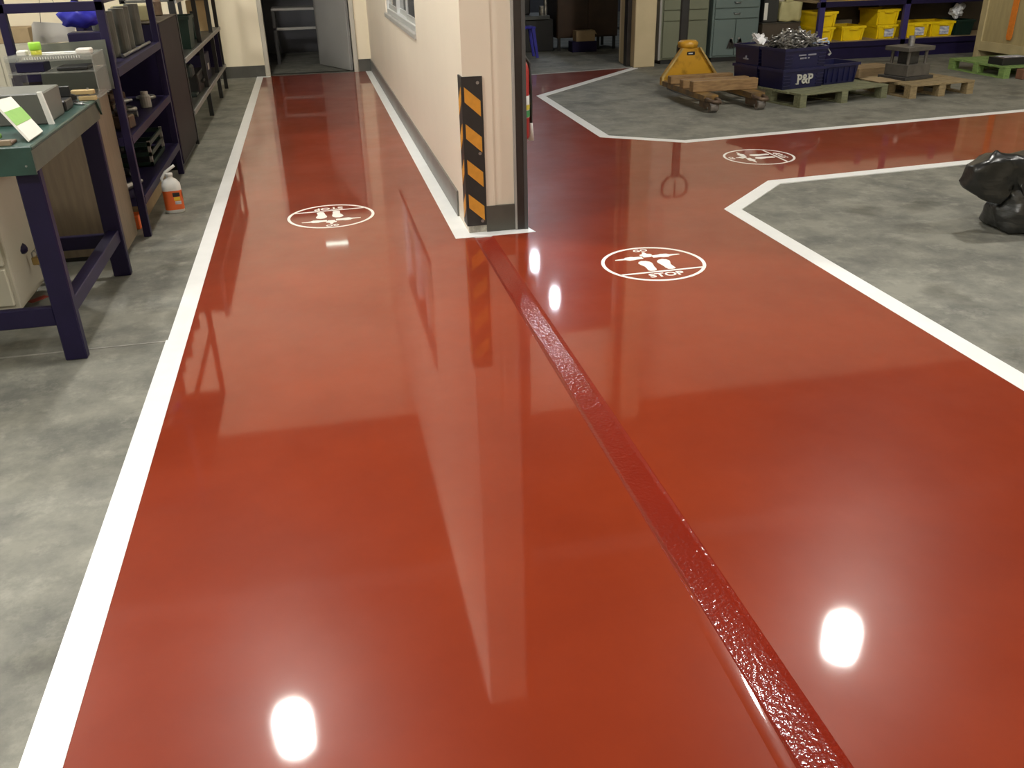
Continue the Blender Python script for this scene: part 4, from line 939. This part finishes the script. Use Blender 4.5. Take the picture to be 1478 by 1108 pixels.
# single strips hanging over the right end
for i, (a, b_, z, rx, ry, rz, L_, lb) in enumerate(((0.60, 0.42, 0.56, 0.1, 0.15, 0.3, 0.24, 'bright bent metal strip lying over the end of the blue bin'), (0.62, 0.50, 0.575, -0.2, -0.1, -0.4, 0.26, 'pale blue strip lying over the end of the blue bin'), (0.58, 0.46, 0.60, 0.2, -0.12, 0.1, 0.30, 'long bright metal strip on top of the offcut heap'), (0.655, 0.36, 0.515, 0.3, 0.7, 0.2, 0.14, 'short bright metal strip hanging from the blue bin rim'))):
    x, y = on_pallet(a, b_)
    q = BM(); box(q, -L_ / 2, L_ / 2, -0.011, 0.011, -0.004, 0.004, 0.001); box(q, L_ / 2 - 0.012, L_ / 2, -0.011, 0.011, -0.03, 0.004)
    o = obj('metal_strip', q, mat('bright_strip', (0.62, 0.62, 0.60), 0.4, metal=0.3) if i != 1 else mat('pale_blue_strip', (0.30, 0.42, 0.60), 0.4), None, loc=(x, y, z)); o.rotation_euler = (rx, ry, rz + A15)
    tag(o, lb, 'strip', 'loose strips at the blue bin')
q = BM(); rnd = random.Random(5)
for i in range(14):
    MM = Matrix.Translation((rnd.uniform(-0.07, 0.07), rnd.uniform(-0.05, 0.05), rnd.uniform(0, 0.06))) @ Euler((rnd.uniform(-1, 1), rnd.uniform(-1, 1), rnd.uniform(0, 3))).to_matrix().to_4x4()
    box(q, -0.04, 0.04, -0.025, 0.025, -0.002, 0.002, 0, MM)
x, y = on_pallet(0.18, 0.92)
o = obj('white_scraps', q, mat('white_scrap', (0.80, 0.80, 0.80), 0.5), None, loc=(x, y, Bz + 0.41 + 0.03)); tag(o, 'pile of white scraps in the blue bin behind the offcut heap', 'scraps'); o['kind'] = 'stuff'
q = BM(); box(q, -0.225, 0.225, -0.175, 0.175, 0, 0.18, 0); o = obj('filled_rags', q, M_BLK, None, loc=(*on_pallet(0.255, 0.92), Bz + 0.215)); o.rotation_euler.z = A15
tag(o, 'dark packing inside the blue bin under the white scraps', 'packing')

# cardboard sheet and plank block to the right
q = BM(); box(q, 0, 0.28, 0, 0.34, 0, 0.008); o = obj('cardboard_sheet', q, M_CARD, None, loc=(6.09, 9.12, 0.152)); o.rotation_euler.z = math.radians(5)
tag(o, 'cardboard sheet bridging the two pallets beside the blue bin', 'cardboard')
kb = thing('plank_bundle', 'bundle of light brown planks lying behind the single blue bin', 'planks', (6.30, 9.86, 0), math.radians(6))
for i in range(3): bobj('plank', 0.0, 0.55, 0.0 + i * 0.13, 0.125 + i * 0.13, 0.10, 0.205, mat('plank_tan', (0.27, 0.185, 0.095), 0.7, var=0.25, scale=6, stretch=(1, 8, 8)), kb, 0.004)
for x in (0.05, 0.42): bobj('bearer', x, x + 0.08, 0.0, 0.385, 0.0, 0.10, M_DARKB, kb, 0.003)

# steel die set
ds = thing('die_set', 'steel press die set with pillars standing on the tan pallet', 'die set', (6.44, 9.16, 0.1455), math.radians(14))
bobj('base_plate', 0.0, 0.44, 0.0, 0.40, 0.0, 0.035, M_DIED, ds, 0.004)
bobj('lower_block', 0.05, 0.40, 0.03, 0.36, 0.035, 0.16, M_DIE, ds, 0.005)
for (x, y) in ((0.09, 0.08), (0.36, 0.08), (0.09, 0.31), (0.36, 0.31)):
    b = BM(); cyl(b, (x, y, 0.16), (x, y, 0.30), 0.018); obj('guide_pillar', b, M_DIE, ds, smooth=False)
bobj('punch_block', 0.14, 0.30, 0.12, 0.28, 0.16, 0.30, M_DIED, ds, 0.006)
bobj('top_plate', 0.02, 0.43, 0.03, 0.37, 0.30, 0.345, M_DIE, ds, 0.004)
b = BM(); cyl(b, (0.22, 0.19, 0.345), (0.22, 0.19, 0.45), 0.034, n=18); obj('shank', b, M_STEEL, ds)
b = BM(); cyl(b, (0.40, 0.16, 0.10), (0.47, 0.16, 0.10), 0.022); obj('side_bolt', b, M_STEEL, ds)

# black box with papers on the green pallet
kx = thing('black_box', 'flat black steel box on the bright green pallet', 'box', (8.29, 9.93, 0.1395))
bobj('box_body', 0.0, 0.42, 0.0, 0.26, 0.0, 0.085, M_BLK, kx, 0.004)
q = BM(); box(q, 8.36, 8.66, 9.99, 10.16, 0.2245, 0.229, 0); tag(obj('paper_sheets', q, M_SCREEN), 'printed paper sheets lying on the flat black box', 'paper')

# ================================================================== PLYWOOD CRATE
cx_ = thing('plywood_crate', 'tall plywood crate with battens beside the green pallet', 'crate', (9.33, 10.05, 0))
CL, CH = 1.76, 1.45
bobj('panel', 0.025, 0.05, 0.0, CL, 0.11, CH, M_PLY, cx_)
bobj('crate_body', 0.05, 0.90, 0.0, CL, 0.11, CH, M_PLY, cx_, 0.004)
for nm, bb in (('batten', (0.0, 0.026, CL - 0.11, CL, 0.11, CH)), ('batten', (0.0, 0.026, 0.0, 0.11, 0.11, CH)), ('batten', (0.0, 0.026, 0.11, CL - 0.11, 0.11, 0.235)), ('batten', (0.0, 0.026, 0.11, CL - 0.11, CH - 0.12, CH))):
    bobj(nm, *bb, M_PLYL, cx_, 0.003)
bobj('batten', 0.0, 0.024, 0.58, 0.80, 0.235, CH - 0.12, mat('batten_pink', (0.48, 0.33, 0.17), 0.6, var=0.15, scale=5), cx_, 0.003)
for y in (0.0, 0.83, CL - 0.09): bobj('skid', 0.0, 0.88, y, y + 0.09, 0.0, 0.11, M_PLYL, cx_, 0.004)
sr = BM(); prism(sr, [(11.095, 1.45), (11.195, 1.45), (11.205, 0.33), (11.18, 0.29), (11.12, 0.29), (11.10, 0.33)], 9.318, 9.329, axis='x')
tag(obj('orange_strap', sr, M_ORST), 'orange strap hanging down the plywood crate', 'strap')

# ================================================================== CABINETS ON THE BACK WALL
def steel_cabinet(label, x0, w_, y0, material, knobs):
    t = thing('tool_cabinet', label, 'cabinet', (x0, y0, 0), 0)
    bobj('carcass', 0, w_, 0.02, 0.40, 0.06, 1.10, material, t, 0.006)
    bobj('plinth', 0.03, w_ - 0.03, 0.04, 0.38, 0.0, 0.062, M_BLK, t)
    for z0, z1 in ((0.585, 0.718), (0.73, 0.863), (0.875, 1.06)):
        d_ = bobj('drawer', 0.03, w_ - 0.03, 0.0, 0.022, z0, z1, material, t, 0.004)
        b = BM(); c = w_ * 0.5; zc = (z0 + z1) / 2
        tube(b, [(c - 0.045, 0, zc + 0.01), (c - 0.04, -0.025, zc), (c + 0.04, -0.025, zc), (c + 0.045, 0, zc + 0.01)], 0.007, 6); obj('handle', b, M_STEEL, d_, smooth=True)
    for s in (0, 1):
        xa = 0.03 + s * (w_ / 2 - 0.03 + 0.003); xb = xa + w_ / 2 - 0.036
        d_ = bobj('cabinet_door', xa, xb, 0.0, 0.022, 0.085, 0.572, material, t, 0.004)
        xk = w_ / 2 + (0.055 if s else -0.055)
        b = BM(); cyl(b, (xk, -0.022, 0.315), (xk, 0.0, 0.315), 0.016, 0.012); obj('knob', b, M_STEEL, d_, smooth=False)
    return t
c1_ = steel_cabinet('olive grey steel cabinet beside the ochre column', 4.925, 0.72, 12.80, M_CABG, 0)
b = BM(); box(b, -0.03, 0.0, 0.0, 0.40, 0.06, 1.1); obj('side_panel', b, M_GREYP, c1_)
c2_ = steel_cabinet('teal grey steel cabinet with keys hanging from its doors', 5.70, 0.73, 12.78, M_CABT, 0)
b = BM(); box(b, 0.09, 0.29, -0.004, 0.0, 0.90, 0.99); obj('paper_label', b, M_PAPER, c2_)
for i, x in enumerate((5.70 + 0.29, 5.70 + 0.44)):
    t = thing('key_bunch', 'bunch of keys hanging from a door knob of the teal cabinet', 'keys', (x, 12.755, 0.31), 0, 'key bunches on the teal cabinet')
    for a in (-0.35, 0.0, 0.3, 0.55):
        b = BM(); box(b, -0.011, 0.011, -0.002, 0.002, -0.13, 0.0, 0, Matrix.Rotation(a * (1 if i else -1), 4, 'Y')); obj('key', b, M_STEELD, t)

# black cabinet, brown chest and beige sack
bk = thing('black_cabinet', 'black cabinet standing on a brown chest beside the teal cabinet', 'cabinet', (6.46, 12.74, 0.512))
bobj('carcass', 0, 0.23, 0.0, 0.40, 0.0, 0.75, M_BLK, bk, 0.006); bobj('cabinet_door', 0.01, 0.22, -0.015, 0.0, 0.01, 0.74, mat('black_door', (0.022, 0.022, 0.02), 0.5), bk, 0.003)
q = BM(); box(q, 6.462, 6.515, 12.722, 12.7248, 0.55, 0.78); tag(obj('white_notice', q, M_PAPER), 'narrow white notice on the black cabinet', 'notice')
bh = thing('brown_chest', 'dark brown wooden chest under the black cabinet', 'chest', (6.455, 12.72, 0))
bobj('chest_body', 0, 0.60, 0.0, 0.46, 0.04, 0.50, M_DARKB, bh, 0.006); bobj('chest_top', -0.01, 0.605, -0.01, 0.47, 0.50, 0.512, M_BASE, bh, 0.003); bobj('plinth', 0.02, 0.58, 0.02, 0.44, 0, 0.042, M_BLK, bh)
b = BM(); bmesh.ops.create_cube(b, size=1.0); bmesh.ops.subdivide_edges(b, edges=b.edges[:], cuts=7, use_grid_fill=True)
for v in b.verts:
    x, y, z = v.co
    v.co = Vector((x * 0.33 + 0.006 * math.sin(z * 9 + y * 5), y * 0.22 + 0.012 * math.sin(x * 8 + z * 4), z * 0.262 + 0.008 * math.sin(x * 11)))
    if z > 0.45: v.co.z += 0.012 * math.sin(x * 25)
sk = obj('beige_sack', b, M_BEIGE, None, smooth=True, loc=(6.875, 12.82, 0.512 + 0.142)); tag(sk, 'square beige sack standing on the brown chest', 'sack')
b = BM(); prism(b, [(-0.05, 0.125), (0.06, 0.125), (0.08, 0.20), (0.0, 0.215), (-0.045, 0.19)], -0.03, 0.03, axis='y'); obj('sack_neck', b, M_BEIGE, sk)

# ================================================================== BIN SHELF
bs = thing('bin_shelf', 'navy steel shelf holding the yellow bins along the back wall', 'shelf', (7.07, 12.33, 0))
SL = 3.25
for x in (0.05, 1.405, 2.75):
    for y in (0.0, 0.66): bobj('post', x, x + 0.085, y, y + 0.06, 0, 1.75, mat('shelf_blue', (0.025, 0.018, 0.11), 0.45), bs, 0.004)
for i, z in enumerate((0.245, 0.79, 1.4)):
    s = bobj('shelf_board', 0.0, SL, 0.015, 0.72, z - 0.02, z, mat('shelf_board_tan', (0.34, 0.25, 0.14), 0.6, var=0.15, scale=5), bs)
    bobj('front_beam', 0.0, SL, 0.0, 0.015, z - 0.075, z - 0.004, M_NAVY, s)
bobj('kick_panel', 0.0, SL, 0.03, 0.05, 0.0, 0.17, M_NAVYD, bs)
bobj('rear_panel', 0.0, SL, 0.73, 0.75, 0.0, 1.7, M_DARKB, bs)
def ybin(x0, x1, z, h_, label, sticker=False, y=12.40):
    w_ = x1 - x0
    t = open_bin('yellow_bin', label, 'bin', ((x0 + x1) / 2, y + 0.26, z), w_, 0.48, h_, M_YBIN, 0, taper=0.045, group='yellow bins on the navy shelf')
    b = BM(); box(b, -0.065, 0.065, -0.262, -0.235, h_ - 0.052, h_ - 0.022, 0.004); obj('handle', b, M_YBIN, t)
    for s in (-1, 1):
        b = BM(); prism(b, [(s * (w_ / 2 - 0.055), 0.01), (s * (w_ / 2 - 0.035), 0.01), (s * (w_ / 2 - 0.02), h_ - 0.03), (s * (w_ / 2 - 0.045), h_ - 0.03)], -0.246, -0.20, axis='y'); obj('rib', b, M_YBIN, t)
    if sticker:
        b = BM(); MM = Matrix.Translation((0.04, -0.236, 0.085)) @ Matrix.Rotation(-0.045 * 1.2, 4, 'X'); box(b, -0.075, 0.075, -0.006, 0.0, -0.055, 0.055, 0, MM); obj('sticker', b, M_SCREEN, t)
    return t
ybin(7.14, 7.44, 0.2455, 0.195, 'lower yellow bin of the stack beside the metal offcut heap')
ybin(7.13, 7.455, 0.444, 0.205, 'upper yellow bin of the stack beside the metal offcut heap')
ybin(7.56, 7.93, 0.2455, 0.195, 'single yellow bin between the two yellow stacks')
ybin(8.15, 8.47, 0.2455, 0.19, 'lower yellow bin with a printed sticker beside the blue post', True, 12.43)
ybin(8.12, 8.475, 0.439, 0.21, 'upper yellow bin of the stack beside the blue post', False, 12.43)
ybin(8.60, 8.985, 0.2455, 0.205, 'yellow bin with a round printed sticker beyond the blue post', True)
ybin(9.01, 9.40, 0.2455, 0.205, 'yellow bin with a printed sticker beside the dark green bin', True)
ybin(7.55, 7.92, 0.791, 0.21, 'yellow bin on the upper board near the metal offcut heap')
ybin(7.96, 8.36, 0.791, 0.21, 'yellow bin on the upper board next to the blue post')
open_bin('green_bin', 'dark green bin at the end of the navy bin shelf', 'bin', (9.59, 12.66, 0.2455), 0.30, 0.48, 0.21, M_DGREEN)
b = BM(); box(b, 7.57, 8.02, 12.93, 13.04, 0.2455, 0.49, 0.004); tag(obj('grey_carton', b, M_GREYP), 'grey carton behind the single yellow bin', 'carton')
b = BM(); bmesh.ops.create_icosphere(b, subdivisions=3, radius=1.0)
rb = random.Random(11)
for v in b.verts:
    k = 1 + 0.22 * math.sin(v.co.x * 6 + v.co.z * 5) + 0.15 * math.sin(v.co.y * 9 - v.co.z * 7) + rb.uniform(-0.07, 0.07)
    v.co = Vector((v.co.x * 0.10 * k + 0.05 * max(0, v.co.z), v.co.y * 0.07 * k, v.co.z * 0.095 * k))
tag(obj('white_plastic_bag', b, mat('white_film', (0.60, 0.61, 0.62), 0.4), None, loc=(9.47, 12.52, 0.585)), 'crumpled white plastic bag lying on the dark green bin', 'bag')

# ================================================================== BLACK BIN BAG
BAG = Vector((4.2, 4.45, 0))
def hull(pts):
    b = BM()
    for p in pts: b.verts.new(Vector(p) - BAG)
    r = bmesh.ops.convex_hull(b, input=b.verts[:])
    bmesh.ops.delete(b, geom=[v for v in b.verts if not v.link_faces], context='VERTS')
    bmesh.ops.recalc_face_normals(b, faces=b.faces[:])
    me = bpy.data.meshes.new('tmp'); b.to_mesh(me); b.free(); bg.from_mesh(me); bpy.data.meshes.remove(me)
bg = BM()
hull([(3.65, 4.46, 0.265), (3.655, 4.42, 0.36), (3.67, 4.44, 0.40), (3.755, 4.40, 0.43), (3.80, 4.46, 0.465), (3.74, 4.38, 0.20), (3.83, 4.36, 0.185), (3.90, 4.36, 0.25), (3.88, 4.38, 0.43), (3.68, 4.56, 0.28), (3.70, 4.56, 0.38), (3.82, 4.56, 0.44), (3.85, 4.56, 0.22), (3.98, 4.50, 0.40)])
hull([(3.85, 4.42, 0.14), (3.86, 4.40, 0.03), (3.92, 4.33, 0.005), (4.00, 4.27, 0.003), (4.15, 4.22, 0.003), (4.40, 4.24, 0.004), (4.58, 4.36, 0.01), (4.60, 4.50, 0.20), (4.20, 4.30, 0.20), (3.92, 4.38, 0.24), (4.05, 4.35, 0.26), (3.92, 4.62, 0.02), (4.20, 4.70, 0.01), (4.48, 4.66, 0.02), (4.15, 4.64, 0.28), (3.88, 4.54, 0.15)])
hull([(3.87, 4.40, 0.24), (3.80, 4.46, 0.46), (3.84, 4.40, 0.43), (4.0, 4.35, 0.30), (4.15, 4.35, 0.34), (4.05, 4.43, 0.42), (4.30, 4.38, 0.43), (4.50, 4.44, 0.40), (4.55, 4.50, 0.20), (4.30, 4.60, 0.43), (4.05, 4.58, 0.36), (4.0, 4.41, 0.22)])
# gathered neck folds running down from the knot
hull([(3.80, 4.45, 0.465), (3.83, 4.43, 0.44), (4.06, 4.35, 0.40), (4.07, 4.38, 0.43), (4.26, 4.31, 0.27), (4.26, 4.35, 0.30), (4.05, 4.40, 0.38)])
hull([(3.86, 4.40, 0.40), (3.88, 4.38, 0.36), (3.99, 4.33, 0.24), (4.0, 4.30, 0.14), (4.03, 4.32, 0.22), (3.95, 4.38, 0.30)])
hull([(3.80, 4.44, 0.44), (3.795, 4.46, 0.485), (3.82, 4.47, 0.47), (3.86, 4.45, 0.45), (3.84, 4.49, 0.43)])
bag = obj('bin_bag', bg, M_BAGB, None, smooth=False, loc=BAG)
tag(bag, 'knotted black plastic bin bag on the concrete in the right bay', 'bag')
rm = bag.modifiers.new('remesh', 'REMESH'); rm.mode = 'VOXEL'; rm.voxel_size = 0.011
sm_ = bag.modifiers.new('smooth', 'SMOOTH'); sm_.iterations = 4; sm_.factor = 0.5
tx = bpy.data.textures.new('creases', 'VORONOI'); tx.noise_scale = 0.13
dm = bag.modifiers.new('creases', 'DISPLACE'); dm.texture = tx; dm.strength = 0.028; dm.mid_level = 0.5
tx2 = bpy.data.textures.new('folds', 'CLOUDS'); tx2.noise_scale = 0.07
dm2 = bag.modifiers.new('folds', 'DISPLACE'); dm2.texture = tx2; dm2.strength = 0.014; dm2.mid_level = 0.5
dc = bag.modifiers.new('facets', 'DECIMATE'); dc.ratio = 0.14
bpy.context.view_layer.update()
me = bpy.data.meshes.new_from_object(bag.evaluated_get(bpy.context.evaluated_depsgraph_get()))
bag.modifiers.clear(); old = bag.data; bag.data = me; bpy.data.meshes.remove(old); me.name = 'bin_bag'
for v in me.vertices:
    if v.co.z < 0.004: v.co.z = 0.002 + 0.1 * max(0, v.co.z)
for p in me.polygons: p.use_smooth = True
me.set_sharp_from_angle(angle=math.radians(38))

# ================================================================== NEXT HALL FURNITURE
ck = thing('brown_cupboard', 'dark brown cupboard on short legs in the hall beyond the opening', 'cupboard', (4.02, 15.2, 0))
bobj('carcass', 0, 1.05, 0.0, 0.75, 0.20, 1.75, mat('cupboard_brown', (0.045, 0.024, 0.012), 0.45, var=0.3, scale=4), ck, 0.006)
for x in (0.01, 0.53): bobj('cupboard_door', x, x + 0.51, -0.018, 0.0, 0.22, 1.73, mat('cupboard_brown_front', (0.05, 0.026, 0.013), 0.4, var=0.3, scale=4), ck, 0.004)
for x in (0.70, 0.98, 0.02):
    for y in (0.02, 0.68): bobj('leg', x, x + 0.045, y, y + 0.045, 0, 0.20, M_BLK, ck)
q = BM(); box(q, 4.20, 4.62, 14.90, 15.15, 0.0, 0.165, 0.005); tag(obj('navy_crate', q, M_NAVYD), 'dark navy crate on the floor before the brown cupboard', 'crate')
ct = thing('carton', 'open brown carton standing on the dark navy crate', 'carton', (4.41, 15.02, 0.1655))
bobj('carton_body', -0.14, 0.18, -0.11, 0.11, 0.0, 0.16, M_CARD, ct, 0.003)
b = BM(); prism(b, [(0.16, 0.16), (0.20, 0.10), (0.21, 0.105), (0.17, 0.165)], -0.11, 0.11, axis='y'); obj('flap', b, M_CARD, ct)
mc = thing('black_machine', 'black machine base in the hall beyond the opening', 'machine', (2.75, 15.25, 0))
bobj('machine_base', 0, 1.22, 0, 0.8, 0.0, 0.50, M_BLK, mc, 0.01); bobj('machine_table', -0.05, 1.15, -0.04, 0.8, 0.50, 0.56, mat('machine_grey', (0.06, 0.065, 0.06), 0.4), mc, 0.005)
bobj('machine_column', 0.2, 0.9, 0.3, 0.8, 0.56, 1.7, M_BLK, mc, 0.02)
b = BM(); cyl(b, (1.05, 0.1, 0.56), (1.05, 0.1, 0.70), 0.05); cyl(b, (1.12, 0.14, 0.56), (1.12, 0.14, 0.85), 0.03); obj('chuck', b, M_SCRAP, mc)
bl = thing('blue_stool', 'blue plastic stool beside the black machine in the next hall', 'stool', (3.30, 14.55, 0))
b = BM()
bobj('stool_seat', -0.17, 0.17, -0.15, 0.15, 0.43, 0.46, M_BLUEP, bl, 0.01)
for sx in (-1, 1):
    for sy in (-1, 1):
        b = BM(); prism(b, [(sx * 0.10, 0.435), (sx * 0.15, 0.435), (sx * 0.21, 0.0), (sx * 0.17, 0.0)], sy * 0.13 - 0.02, sy * 0.13 + 0.02, axis='y'); obj('leg', b, M_BLUEP, bl)
ft = thing('far_table', 'pale table with dark legs deep in the hall beyond the opening', 'table', (6.95, 19.6, 0))
bobj('table_top', 0, 1.3, 0, 0.7, 0.60, 0.64, mat('pale_top', (0.40, 0.42, 0.40), 0.5), ft, 0.005)
for x in (0.02, 1.2):
    for y in (0.02, 0.62): bobj('leg', x, x + 0.06, y, y + 0.06, 0, 0.60, M_BLK, ft)
fb = thing('white_board', 'white standing panel deep in the hall behind the brown cupboard', 'panel', (6.3, 18.7, 0))
bobj('board', 0, 0.18, 0, 0.04, 0.05, 1.4, M_WHITE, fb, 0.004); bobj('foot', -0.05, 0.23, -0.15, 0.19, 0.0, 0.05, M_BLK, fb, 0.004)
